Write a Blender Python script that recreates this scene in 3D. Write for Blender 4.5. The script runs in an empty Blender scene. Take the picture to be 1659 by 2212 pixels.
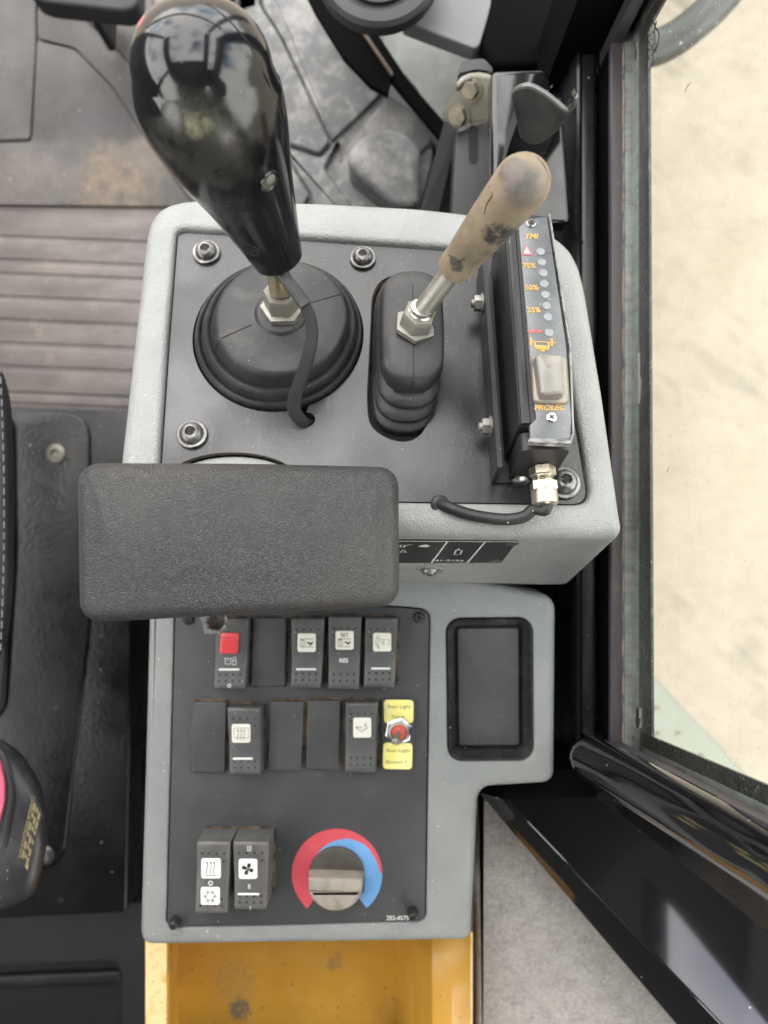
import bpy, bmesh, math, random
from mathutils import Vector, Matrix
from mathutils.bvhtree import BVHTree
from mathutils.geometry import tessellate_polygon

rnd = random.Random(7)
sc = bpy.context.scene
COL = sc.collection
PI = math.pi
rad = math.radians

# ------------------------------------------------------------------ camera
F, CX, CY = 1598.6, 829.5, 1106.0      # pinhole in units of the 1659 x 2212 view
CZ = 1.10                              # camera height above the cab floor
CAM = Vector((0, 0, CZ))
cd = bpy.data.cameras.new('camera')
cam = bpy.data.objects.new('camera', cd)
COL.objects.link(cam)
cam.location = CAM
cam.rotation_euler = (0, 0, 0)
cd.sensor_fit = 'HORIZONTAL'
cd.sensor_width = 36.0
cd.lens = 36.0 * F / 1659.0
cd.clip_start = 0.02
cd.clip_end = 500
cd.dof.use_dof = True
cd.dof.focus_distance = 0.45
cd.dof.aperture_fstop = 8.0
sc.camera = cam

# ------------------------------------------------------------------ sky, sun, exposure
SUN_EL, SUN_AZ = 52.0, 180.0
w = bpy.data.worlds.new('World')
sc.world = w
w.use_nodes = True
nt = w.node_tree
nt.nodes.clear()
sky = nt.nodes.new('ShaderNodeTexSky')
sky.sky_type = 'NISHITA'
sky.sun_disc = False
sky.sun_elevation = rad(SUN_EL)
sky.sun_rotation = rad(SUN_AZ)
sky.dust_density = 2.0
tc = nt.nodes.new('ShaderNodeTexCoord')
cn = nt.nodes.new('ShaderNodeTexNoise')
cn.inputs['Scale'].default_value = 2.2
cn.inputs['Detail'].default_value = 6
cn.inputs['Roughness'].default_value = .55
cr = nt.nodes.new('ShaderNodeMapRange')
cr.inputs['From Min'].default_value = .38
cr.inputs['From Max'].default_value = .52
cm = nt.nodes.new('ShaderNodeMix')
cm.data_type = 'RGBA'
cm.inputs['B'].default_value = (10.9, 10.55, 10.1, 1)
bg = nt.nodes.new('ShaderNodeBackground')
bg.inputs['Strength'].default_value = 0.13
wo = nt.nodes.new('ShaderNodeOutputWorld')
nt.links.new(tc.outputs['Generated'], cn.inputs['Vector'])
nt.links.new(cn.outputs['Fac'], cr.inputs['Value'])
nt.links.new(cr.outputs['Result'], cm.inputs['Factor'])
nt.links.new(sky.outputs['Color'], cm.inputs['A'])
nt.links.new(cm.outputs['Result'], bg.inputs['Color'])
nt.links.new(bg.outputs['Background'], wo.inputs['Surface'])
sl = bpy.data.lights.new('sun', 'SUN')
sl.energy = 2.6
sl.angle = rad(0.6)
sl.color = (1, .95, .87)
so = bpy.data.objects.new('sun', sl)
COL.objects.link(so)
so.location = (0, -5, 8)
so.rotation_euler = (rad(90 - SUN_EL), 0, rad(SUN_AZ - 180 - 4))
sc.view_settings.view_transform = 'Standard'
sc.view_settings.look = 'None'
sc.view_settings.exposure = 2.2
sc.view_settings.gamma = 1
sc.cycles.max_bounces = 8
sc.cycles.diffuse_bounces = 4
sc.cycles.glossy_bounces = 4
sc.cycles.transparent_max_bounces = 8
sc.cycles.caustics_reflective = False
sc.cycles.caustics_refractive = False
sc.cycles.sample_clamp_indirect = 6


# ------------------------------------------------------------------ materials
def lk(nt, a, b):
    nt.links.new(a, b)


def nd(nt, t, **kw):
    n = nt.nodes.new(t)
    for k, v in kw.items():
        key = k.replace('_', ' ')
        if key in n.inputs:
            n.inputs[key].default_value = v
        else:
            setattr(n, k, v)
    return n


def rgba(c):
    return (c[0], c[1], c[2], 1)


def mixc(nt, fac, a, b):
    m = nt.nodes.new('ShaderNodeMix')
    m.data_type = 'RGBA'
    for s, v in (('A', a), ('B', b)):
        if isinstance(v, tuple):
            m.inputs[s].default_value = rgba(v)
        else:
            lk(nt, v, m.inputs[s])
    if isinstance(fac, (int, float)):
        m.inputs['Factor'].default_value = fac
    else:
        lk(nt, fac, m.inputs['Factor'])
    return m.outputs['Result']


def mth(nt, op, a, b=None, clamp=False):
    m = nt.nodes.new('ShaderNodeMath')
    m.operation = op
    m.use_clamp = clamp
    for i, v in enumerate((a, b)):
        if v is None:
            continue
        if isinstance(v, (int, float)):
            m.inputs[i].default_value = v
        else:
            lk(nt, v, m.inputs[i])
    return m.outputs[0]


def ramp(nt, val, lo, hi, a=0.0, b=1.0):
    m = nt.nodes.new('ShaderNodeMapRange')
    m.inputs['From Min'].default_value = lo
    m.inputs['From Max'].default_value = hi
    m.inputs['To Min'].default_value = a
    m.inputs['To Max'].default_value = b
    lk(nt, val, m.inputs['Value'])
    return m.outputs['Result']


def noise(nt, co, scale, detail=4, rough=.55, stretch=None, off=None):
    if stretch or off:
        mp = nt.nodes.new('ShaderNodeMapping')
        if stretch:
            mp.inputs['Scale'].default_value = stretch
        if off:
            mp.inputs['Location'].default_value = off
        lk(nt, co, mp.inputs['Vector'])
        co = mp.outputs['Vector']
    n = nt.nodes.new('ShaderNodeTexNoise')
    n.inputs['Scale'].default_value = scale
    n.inputs['Detail'].default_value = detail
    n.inputs['Roughness'].default_value = rough
    lk(nt, co, n.inputs['Vector'])
    return n.outputs['Fac']


def mat(name, col, rough=.5, metal=0.0, coat=0.0, coat_rough=.1, spec=.5, var=(), grain=None, specks=None, rvar=None, blobs=(), scratch=None, leather=None, sheen=0.0):
    """var: list of (colour, scale, lo, hi, strength[, stretch]); grain: (scale, distance); specks: (scale, size, share, colour)
    blobs: (centre, radius, noise scale, lo, hi, colour, rough)"""
    m = bpy.data.materials.new(name)
    m.use_nodes = True
    nt = m.node_tree
    b = nt.nodes['Principled BSDF']
    tcn = nt.nodes.new('ShaderNodeTexCoord')
    co = tcn.outputs['Object']
    c = nt.nodes.new('ShaderNodeRGB')
    c.outputs[0].default_value = rgba(col)
    c = c.outputs[0]
    rv = nt.nodes.new('ShaderNodeValue')
    rv.outputs[0].default_value = rough
    rv = rv.outputs[0]
    for i, v in enumerate(var):
        f = noise(nt, co, v[1], 6, .6, v[5] if len(v) > 5 else None, (i * 1.7, i * 2.3, i))
        f = ramp(nt, f, v[2], v[3], 0, v[4])
        c = mixc(nt, f, c, v[0])
    if rvar:
        f = noise(nt, co, rvar[0], 5, .6, rvar[2] if len(rvar) > 2 else None, (5, 3, 1))
        rv = mth(nt, 'ADD', rv, ramp(nt, f, .3, .7, -rvar[1], rvar[1]), True)
    for bl in blobs:
        d = nt.nodes.new('ShaderNodeVectorMath')
        d.operation = 'DISTANCE'
        lk(nt, co, d.inputs[0])
        d.inputs[1].default_value = bl[0]
        g = ramp(nt, d.outputs['Value'], bl[1] * .35, bl[1], 1, 0)
        f = mth(nt, 'MULTIPLY', g, noise(nt, co, bl[2], 8, .65))
        f = ramp(nt, f, bl[3], bl[4])
        c = mixc(nt, f, c, bl[5])
        m2 = nt.nodes.new('ShaderNodeMix')
        lk(nt, f, m2.inputs['Factor'])
        lk(nt, rv, m2.inputs['A'])
        m2.inputs['B'].default_value = bl[6]
        rv = m2.outputs['Result']
    if specks:
        v = nt.nodes.new('ShaderNodeTexVoronoi')
        v.inputs['Scale'].default_value = specks[0]
        lk(nt, co, v.inputs['Vector'])
        f1 = mth(nt, 'LESS_THAN', v.outputs['Distance'], specks[1])
        sx = nt.nodes.new('ShaderNodeSeparateColor')
        lk(nt, v.outputs['Color'], sx.inputs[0])
        f2 = mth(nt, 'LESS_THAN', sx.outputs[0], specks[2])
        f = mth(nt, 'MULTIPLY', mth(nt, 'MULTIPLY', f1, f2), mth(nt, 'ADD', .35, mth(nt, 'MULTIPLY', sx.outputs[1], .65)))
        c = mixc(nt, f, c, specks[3])
    if scratch:
        f = noise(nt, co, scratch[0], 3, .7, scratch[1], (9, 4, 2))
        f = ramp(nt, f, scratch[2], scratch[3], 0, scratch[4])
        c = mixc(nt, f, c, scratch[5])
    lk(nt, c, b.inputs['Base Color'])
    lk(nt, rv, b.inputs['Roughness'])
    b.inputs['Metallic'].default_value = metal
    b.inputs['Coat Weight'].default_value = coat
    b.inputs['Coat Roughness'].default_value = coat_rough
    b.inputs['Specular IOR Level'].default_value = spec
    b.inputs['Sheen Weight'].default_value = sheen
    hh = None
    if grain:
        hh = noise(nt, co, grain[0], 2, .5)
        bu = nt.nodes.new('ShaderNodeBump')
        bu.inputs['Strength'].default_value = 1
        bu.inputs['Distance'].default_value = grain[1]
        lk(nt, hh, bu.inputs['Height'])
        lk(nt, bu.outputs[0], b.inputs['Normal'])
    if leather:
        v = nt.nodes.new('ShaderNodeTexVoronoi')
        v.feature = 'DISTANCE_TO_EDGE'
        v.inputs['Scale'].default_value = leather[0]
        wn = nt.nodes.new('ShaderNodeTexNoise')
        wn.inputs['Scale'].default_value = leather[0] * 1.2
        lk(nt, co, wn.inputs['Vector'])
        mx = nt.nodes.new('ShaderNodeMix')
        mx.data_type = 'VECTOR'
        mx.inputs['Factor'].default_value = .0012 * 500 / leather[0]
        lk(nt, co, mx.inputs['A'])
        lk(nt, wn.outputs['Color'], mx.inputs['B'])
        lk(nt, mx.outputs[1], v.inputs['Vector'])
        h = ramp(nt, v.outputs['Distance'], 0, .22)
        bu = nt.nodes.new('ShaderNodeBump')
        bu.inputs['Distance'].default_value = leather[1]
        lk(nt, h, bu.inputs['Height'])
        if hh is not None:
            lk(nt, b.inputs['Normal'].links[0].from_socket, bu.inputs['Normal'])
        lk(nt, bu.outputs[0], b.inputs['Normal'])
    return m


DUST = (.55, .52, .46)
M = {}
M['console'] = mat('textured grey console plastic', (.232, .238, .232), .46, var=[((.285, .288, .278), 22, .4, .65, .6), ((.17, .165, .15), 9, .56, .75, .5)], grain=(800, .0009),
                   specks=(260, .16, .05, (.5, .47, .4)), rvar=(30, .08))
M['console_low'] = mat('textured grey lower console plastic', (.195, .207, .203), .48, var=[((.24, .25, .243), 18, .4, .65, .6), ((.16, .15, .13), 11, .58, .75, .5)], grain=(800, .0009),
                       specks=(230, .17, .06, (.55, .5, .4)), rvar=(30, .08))
M['plate_edge'] = mat('brown layered plate edge', (.12, .075, .045), .7, var=[((.03, .03, .03), 120, .4, .6, .7)])
M['hole'] = mat('dark cavity', (.008, .008, .008), .8)
M['rubber'] = mat('dusty black rubber', (.013, .013, .0145), .5, var=[((.042, .041, .040), 16, .42, .68, .8), ((.085, .08, .07), 55, .56, .75, .5)], specks=(420, .13, .05, (.4, .38, .33)), grain=(420, .0002), rvar=(25, .1))
M['rubber_dk'] = mat('black rubber', (.014, .014, .015), .5, var=[((.035, .034, .033), 30, .45, .7, .7)], specks=(350, .2, .05, (.5, .47, .4)))
M['gloss'] = mat('glossy black plastic', (.006, .006, .0075), .12, spec=.55, rvar=(26, .07), specks=(420, .15, .05, (.45, .43, .38)))
M['leather'] = mat('grained black armrest vinyl', (.029, .029, .0295), .36, spec=.6, var=[((.062, .057, .050), 9, .48, .72, .7), ((.016, .016, .017), 17, .5, .7, .5)], leather=(800, .00032), specks=(420, .10, .03, (.3, .27, .23)), rvar=(12, .06))
M['zinc'] = mat('plated steel', (.27, .262, .235), .48, metal=.7, var=[((.25, .23, .17), 60, .45, .7, .8), ((.5, .49, .47), 30, .5, .7, .7)], rvar=(60, .12), grain=(600, .0001))
M['zinc_dk'] = mat('dull olive plated steel', (.13, .125, .10), .5, metal=.6, var=[((.2, .19, .16), 60, .45, .7, .7)], rvar=(60, .1))
M['bolt_dull'] = mat('dull brassy bolt', (.24, .21, .15), .5, metal=.6, var=[((.12, .11, .09), 70, .45, .65, .8)])
M['zinc_y'] = mat('yellow passivated steel', (.42, .35, .19), .36, metal=.85, var=[((.30, .30, .26), 60, .45, .65, .8)], rvar=(60, .12))
M['steel'] = mat('bright steel', (.6, .59, .57), .22, metal=1.0, rvar=(90, .1))
M['brass'] = mat('nickel brass gland', (.52, .47, .37), .32, metal=.9, var=[((.30, .25, .2), 300, .56, .62, .9), ((.55, .52, .47), 60, .4, .7, .7)], rvar=(90, .12), specks=(700, .3, .25, (.06, .04, .03)))
M['screw'] = mat('blackened screw steel', (.12, .118, .115), .34, metal=.75, var=[((.32, .31, .3), 90, .45, .65, .9), ((.05, .05, .05), 40, .5, .7, .6)], rvar=(80, .12))
M['box'] = mat('fine textured black housing', (.014, .014, .015), .42, grain=(1400, .0003), specks=(420, .16, .05, (.45, .43, .38)), var=[((.03, .03, .031), 15, .45, .7, .7)])
M['face'] = mat('dusty clear indicator face', (.095, .10, .107), .3, coat=.35, coat_rough=.2, var=[((.19, .195, .2), 30, .45, .7, .8), ((.11, .115, .125), 24, .5, .7, .7)], rvar=(50, .1), specks=(500, .2, .08, (.5, .48, .42)))  # grey base puts reflections and dust haze into the colour
M['clear'] = mat('scuffed clear plastic edge', (.2, .2, .19), .22, coat=.8, var=[((.07, .07, .07), 160, .5, .58, .8)])
M['led'] = mat('frosted indicator window', (.20, .208, .225), .4, var=[((.26, .268, .285), 300, .4, .6, .7)])
M['amber'] = mat('amber print', (.54, .31, .06), .5, var=[((.45, .25, .06), 200, .55, .7, .6)])
M['redp'] = mat('red print', (.62, .10, .11), .5)
M['whitep'] = mat('white print', (.62, .62, .60), .5)
M['blackp'] = mat('black print', (.02, .02, .02), .5)
M['ink'] = mat('faded pencil ink', (.10, .11, .06), .7)
M['boot_clear'] = mat('aged translucent switch cover', (.25, .205, .14), .3, coat=.7, coat_rough=.2, var=[((.17, .16, .14), 60, .42, .62, .9), ((.32, .25, .15), 90, .55, .7, .7)], rvar=(60, .1))
M['cap'] = mat('aged switch cap', (.17, .16, .145), .33, coat=.5, coat_rough=.25, var=[((.22, .2, .17), 90, .45, .65, .7)])
M['panel'] = mat('dark grey switch panel', (.038, .0395, .042), .47, var=[((.054, .055, .056), 15, .42, .66, .7), ((.085, .08, .07), 50, .6, .75, .5)], specks=(260, .12, .05, (.5, .46, .38)), grain=(1300, .00012), rvar=(25, .07))
M['switch'] = mat('charcoal switch plastic', (.062, .064, .067), .36, var=[((.095, .094, .09), 60, .46, .68, .7)], specks=(420, .18, .05, (.5, .46, .38)), rvar=(60, .08), grain=(1500, .0001))
M['switch_lo'] = mat('worn charcoal switch plastic', (.085, .083, .078), .4, var=[((.12, .115, .105), 60, .46, .68, .7)], specks=(420, .18, .05, (.5, .46, .38)), rvar=(60, .08))
M['blank'] = mat('matt blank plug plastic', (.040, .042, .044), .5, var=[((.06, .06, .058), 40, .46, .68, .7)], specks=(320, .11, .04, (.45, .42, .35)), grain=(1500, .0001))
M['grime'] = mat('brown dust in the joints', (.012, .011, .010), .9, var=[((.13, .09, .05), 70, .42, .56, .9)])
M['dimple'] = mat('switch dimple', (.045, .045, .046), .42)
M['lens'] = mat('cream legend lens', (.66, .65, .58), .35, coat=.3, var=[((.58, .56, .48), 200, .5, .7, .6)])
M['lens_w'] = mat('white legend lens', (.74, .75, .72), .35, coat=.3)
M['redbtn'] = mat('red lock slider', (.62, .055, .065), .38, var=[((.45, .04, .05), 120, .5, .7, .6)])
M['yellow_label'] = mat('yellow paper label', (.70, .64, .16), .6, var=[((.74, .70, .33), 120, .4, .65, .8)])
M['scale_red'] = mat('red scale print', (.50, .068, .085), .45, var=[((.6, .12, .12), 60, .5, .75, .5)], specks=(420, .15, .02, (.5, .4, .35)))
M['scale_blue'] = mat('blue scale print', (.12, .285, .53), .45, var=[((.17, .36, .62), 60, .5, .75, .5)])
M['knob'] = mat('dusty brown-black knob', (.05, .044, .036), .6, var=[((.10, .09, .075), 30, .42, .66, .8), ((.03, .028, .026), 60, .5, .7, .6)], grain=(600, .0002))
M['knob_lit'] = mat('dusty knob grip painted lit', (.27, .245, .20), .65, var=[((.16, .145, .118), 90, .45, .65, .8)], grain=(600, .0003))  # lit copy of the knob: light on grip and shoulder painted in
M['toggle_red'] = mat('red toggle bushing', (.55, .09, .06), .4)
M['tray'] = mat('glossy black tray frame', (.016, .016, .018), .24, var=[((.045, .045, .046), 40, .5, .7, .7)], rvar=(40, .1), specks=(300, .16, .05, (.5, .48, .42)), grain=(300, .00015))
M['yellow_hi'] = mat('pale edge of yellow paint', (.74, .55, .28), .45, var=[((.55, .33, .08), 90, .5, .68, .8)], specks=(240, .2, .3, (.22, .15, .08)))  # paler than the box, for the left flange and right lip
M['felt'] = mat('grey needled felt', (.30, .285, .26), .95, var=[((.22, .208, .19), 60, .42, .62, .9, (1, 1, 1)), ((.37, .36, .335), 240, .45, .62, .8), ((.20, .19, .175), 9, .5, .7, .5)], grain=(650, .0014), sheen=.4)
M['paint'] = mat('gloss black cab paint', (.0045, .0045, .0055), .09, spec=.5, coat=.5, coat_rough=.04, rvar=(8, .04), specks=(130, .1, .05, (.4, .38, .33)))
M['paint_s'] = mat('satin black cab paint', (.0075, .0075, .009), .3, spec=.5, rvar=(20, .08), specks=(130, .1, .08, (.4, .37, .31)), var=[((.03, .027, .023), 12, .56, .75, .6)])
M['seal'] = mat('mauve grey window rubber', (.05, .046, .053), .42, var=[((.085, .08, .08), 20, .42, .7, .6, (4, .5, 1)), ((.13, .11, .09), 60, .62, .72, .6)], specks=(260, .14, .06, (.4, .35, .3)))
M['dust_line'] = mat('dried brown dust bead', (.30, .235, .175), .9, var=[((.10, .08, .065), 60, .45, .6, .9)])
M['band'] = mat('grey primer band', (.33, .345, .35), .33, coat=.4, var=[((.19, .20, .205), 30, .45, .66, .8, (1, 6, 1)), ((.5, .51, .51), 60, .5, .7, .6)], specks=(260, .16, .15, (.4, .4, .37)), rvar=(30, .1))
M['frit'] = mat('dark bubbled glass adhesive', (.03, .032, .032), .3, var=[((.13, .135, .13), 130, .56, .66, .8), ((.012, .012, .012), 60, .5, .7, .8)], specks=(240, .22, .3, (.25, .26, .24)), grain=(260, .001))
M['mat_rub'] = mat('dirty rubber floor mat', (.118, .105, .098), .5, var=[((.20, .172, .155), 7, .42, .64, .8, (1, 3, 1)), ((.075, .068, .065), 10, .5, .7, .7), ((.25, .19, .145), 18, .60, .74, .7)], specks=(120, .1, .1, (.5, .45, .4)), rvar=(8, .1), grain=(160, .0006))
M['trim_dust'] = mat('chalky scuffed grey trim', (.105, .106, .107), .62, var=[((.30, .29, .275), 16, .50, .68, .8, (1, 1, 1)), ((.25, .245, .235), 75, .50, .66, .6), ((.06, .057, .054), 14, .5, .7, .6), ((.07, .066, .062), 9, .55, .75, .7)], grain=(300, .0005))
M['trim'] = mat('plain grey side trim', (.125, .13, .132), .5, var=[((.16, .162, .16), 20, .45, .7, .6)], grain=(500, .0003))
M['trim_g'] = mat('green grey mottled trim', (.15, .158, .147), .6, var=[((.22, .23, .212), 24, .45, .66, .7), ((.08, .085, .08), 16, .52, .7, .6)], grain=(300, .0004))
M['base'] = mat('worn black seat base paint', (.0045, .0047, .0053), .27, spec=.4, var=[((.016, .016, .0172), 10, .5, .72, .8), ((.06, .042, .03), 14, .66, .76, .6), ((.12, .11, .1), 40, .66, .72, .5)], specks=(70, .09, .14, (.3, .27, .22)), rvar=(8, .12), grain=(200, .0003))
M['void'] = mat('matt black paint and dark void', (.0022, .0022, .0026), .8, spec=.05)  # flat black parts, also painted where only a dark void shows
M['dark'] = mat('dark shadowed plastic', (.012, .012, .013), .5, var=[((.03, .03, .03), 14, .5, .7, .6)], rvar=(12, .1))
M['dark_fr'] = mat('dark grey moulded plastic', (.018, .018, .0195), .5, var=[((.03, .0295, .029), 20, .5, .7, .6)], grain=(600, .0003))
M['seat'] = mat('grey seat cloth', (.12, .12, .125), .85, var=[((.16, .16, .165), 300, .4, .6, .8)], grain=(900, .0006), sheen=.3)
M['stitch'] = mat('pale stitching thread', (.13, .13, .135), .8)
M['pink'] = mat('red belt release button', (.72, .12, .20), .4)
M['buckle'] = mat('scuffed black buckle plastic', (.022, .0225, .025), .38, var=[((.07, .068, .065), 24, .5, .7, .7), ((.13, .08, .045), 14, .68, .8, .6)], specks=(330, .18, .06, (.5, .47, .4)), rvar=(40, .1), grain=(500, .0002))
M['gold'] = mat('gold label print', (.26, .21, .10), .5)
M['labelblk'] = mat('black label film', (.012, .012, .013), .4)
M['ground'] = None
M['deck'] = mat('pale green deck paint', (.112, .122, .099), .5, var=[((.13, .14, .116), 5, .45, .68, .7), ((.10, .105, .08), 14, .55, .72, .6)])
M['rivet'] = mat('rust ringed deck screw', (.12, .11, .085), .6, var=[((.08, .05, .03), 60, .5, .7, .6)])
M['rail'] = mat('grey exterior hand rail', (.028, .03, .03), .4, var=[((.05, .053, .052), 14, .45, .68, .7), ((.045, .045, .042), 9, .55, .7, .7)], specks=(130, .2, .25, (.5, .5, .46)))
M['lining'] = mat('grey roof lining', (.055, .054, .052), .9, grain=(200, .0005))
M['hook'] = mat('dusty satin black hook paint', (.018, .018, .019), .4, var=[((.06, .054, .048), 40, .45, .7, .7)], grain=(400, .0002), rvar=(40, .1))
M['hook_rim'] = mat('rubbed metal edge', (.17, .168, .165), .38, metal=.5, var=[((.05, .05, .05), 80, .5, .65, .8)])
M['rust_edge'] = mat('rusty brown paint edge', (.075, .05, .035), .6, var=[((.12, .10, .085), 60, .5, .7, .8)])
M['dish'] = mat('pale grey dish plastic', (.30, .31, .305), .5, var=[((.24, .24, .23), 30, .5, .7, .6)], grain=(900, .0003))
M['braid_shrink'] = mat('grey heat shrink sleeve', (.035, .035, .036), .42, var=[((.075, .073, .07), 60, .46, .68, .7)], grain=(400, .0002))


def braid_mat():
    m = bpy.data.materials.new('braided nylon sleeve')
    m.use_nodes = True
    nt = m.node_tree
    b = nt.nodes['Principled BSDF']
    uv = nt.nodes.new('ShaderNodeTexCoord').outputs['UV']
    sx = nt.nodes.new('ShaderNodeSeparateXYZ')
    lk(nt, uv, sx.inputs[0])
    u, v = sx.outputs[0], sx.outputs[1]
    zig = mth(nt, 'PINGPONG', mth(nt, 'MULTIPLY', v, 24.0), 1.0)
    s = mth(nt, 'ADD', mth(nt, 'MULTIPLY', u, 52.0), mth(nt, 'MULTIPLY', zig, 1.0))
    fr = mth(nt, 'FRACT', s)
    a = mth(nt, 'ABSOLUTE', mth(nt, 'SUBTRACT', fr, .5))
    e = mth(nt, 'MULTIPLY', ramp(nt, a, .28, .48, 1, 0), ramp(nt, mth(nt, 'ABSOLUTE', mth(nt, 'SUBTRACT', zig, .5)), .34, .5, 1, .25))
    lk(nt, mixc(nt, e, (.002, .002, .002), (.062, .062, .065)), b.inputs['Base Color'])
    b.inputs['Specular IOR Level'].default_value = .3
    b.inputs['Roughness'].default_value = .42
    bu = nt.nodes.new('ShaderNodeBump')
    bu.inputs['Distance'].default_value = .0012
    lk(nt, e, bu.inputs['Height'])
    lk(nt, bu.outputs[0], b.inputs['Normal'])
    return m


M['braid'] = braid_mat()


def glass_mat():
    m = bpy.data.materials.new('dusty side window glass')
    m.use_nodes = True
    nt = m.node_tree
    nt.nodes.clear()
    out = nt.nodes.new('ShaderNodeOutputMaterial')
    tr = nt.nodes.new('ShaderNodeBsdfTransparent')
    tr.inputs[0].default_value = (.95, .97, .95, 1)
    gl = nt.nodes.new('ShaderNodeBsdfGlossy')
    gl.inputs['Roughness'].default_value = .01
    fr = nt.nodes.new('ShaderNodeLayerWeight')
    fr.inputs[0].default_value = .5
    mx = nt.nodes.new('ShaderNodeMixShader')
    sch = mth(nt, 'ADD', .03, mth(nt, 'MULTIPLY', .6, mth(nt, 'POWER', fr.outputs['Facing'], 5.0)), True)
    lk(nt, sch, mx.inputs[0])
    lk(nt, tr.outputs[0], mx.inputs[1])
    lk(nt, gl.outputs[0], mx.inputs[2])
    df = nt.nodes.new('ShaderNodeBsdfDiffuse')
    df.inputs[0].default_value = (.6, .57, .5, 1)
    co = nt.nodes.new('ShaderNodeTexCoord').outputs['Object']
    v = nt.nodes.new('ShaderNodeTexVoronoi')
    v.inputs['Scale'].default_value = 160
    lk(nt, co, v.inputs['Vector'])
    sx = nt.nodes.new('ShaderNodeSeparateColor')
    lk(nt, v.outputs['Color'], sx.inputs[0])
    f = mth(nt, 'MULTIPLY', mth(nt, 'LESS_THAN', v.outputs['Distance'], .12), mth(nt, 'LESS_THAN', sx.outputs[0], .12))
    f = mth(nt, 'ADD', mth(nt, 'MULTIPLY', f, .35), ramp(nt, noise(nt, co, 9, 5), .4, .7, .012, .045))
    m2 = nt.nodes.new('ShaderNodeMixShader')
    lk(nt, f, m2.inputs[0])
    lk(nt, mx.outputs[0], m2.inputs[1])
    lk(nt, df.outputs[0], m2.inputs[2])
    lk(nt, m2.outputs[0], out.inputs[0])
    return m


M['glass'] = glass_mat()


def ground_mat():
    m = bpy.data.materials.new('pale sandy yard')
    m.use_nodes = True
    nt = m.node_tree
    b = nt.nodes['Principled BSDF']
    co = nt.nodes.new('ShaderNodeTexCoord').outputs['Object']
    c = mixc(nt, ramp(nt, noise(nt, co, 5, 8, .6), .35, .7), (.137, .117, .092), (.156, .136, .110))
    rot = nt.nodes.new('ShaderNodeMapping')
    rot.inputs['Rotation'].default_value = (0, 0, rad(38))
    lk(nt, co, rot.inputs['Vector'])
    st = noise(nt, rot.outputs[0], 5.5, 4, .5, (1, 3.2, 1))
    patch = ramp(nt, noise(nt, co, 1.6, 3), .45, .6)
    c = mixc(nt, mth(nt, 'MULTIPLY', ramp(nt, st, .48, .70, 0, .9), patch), c, (.082, .070, .057))
    c = mixc(nt, ramp(nt, noise(nt, co, 26, 5), .5, .75, 0, .5), c, (.108, .092, .074))
    lk(nt, c, b.inputs['Base Color'])
    b.inputs['Roughness'].default_value = .9
    bu = nt.nodes.new('ShaderNodeBump')
    bu.inputs['Distance'].default_value = .006
    lk(nt, noise(nt, co, 30, 6, .6), bu.inputs['Height'])
    lk(nt, bu.outputs[0], b.inputs['Normal'])
    return m


M['ground'] = ground_mat()


# ------------------------------------------------------------------ frames: pixel rays meet real planes
def ray(u, v):
    return Vector(((u - CX) / F, (CY - v) / F, -1.0))


def W(u, v, d):
    return CAM + ray(u, v) * d


class Fr:
    def __init__(s, m):
        s.m = m
        s.i = m.inverted()

    def loc(s, u, v, h=0.0):
        o = s.i @ CAM
        r = s.i.to_3x3() @ ray(u, v)
        t = (h - o.z) / r.z
        return o + r * t

    def xy(s, u, v, h=0.0):
        p = s.loc(u, v, h)
        return (p.x, p.y)

    def wl(s, u, v, d):
        return s.i @ W(u, v, d)

    def at(s, p, rot=None):
        m = s.m @ Matrix.Translation(Vector(p))
        if rot is not None:
            m = m @ rot
        return Fr(m)


def flat(d):
    return Fr(Matrix.Translation((0, 0, CZ - d)))


ALPHA = rad(18)
UP0 = W(CX, 800, .50)
UF = Fr(Matrix.Translation(UP0) @ Matrix.Rotation(-ALPHA, 4, 'X'))
LD = 0.60
LF = flat(LD)


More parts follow.
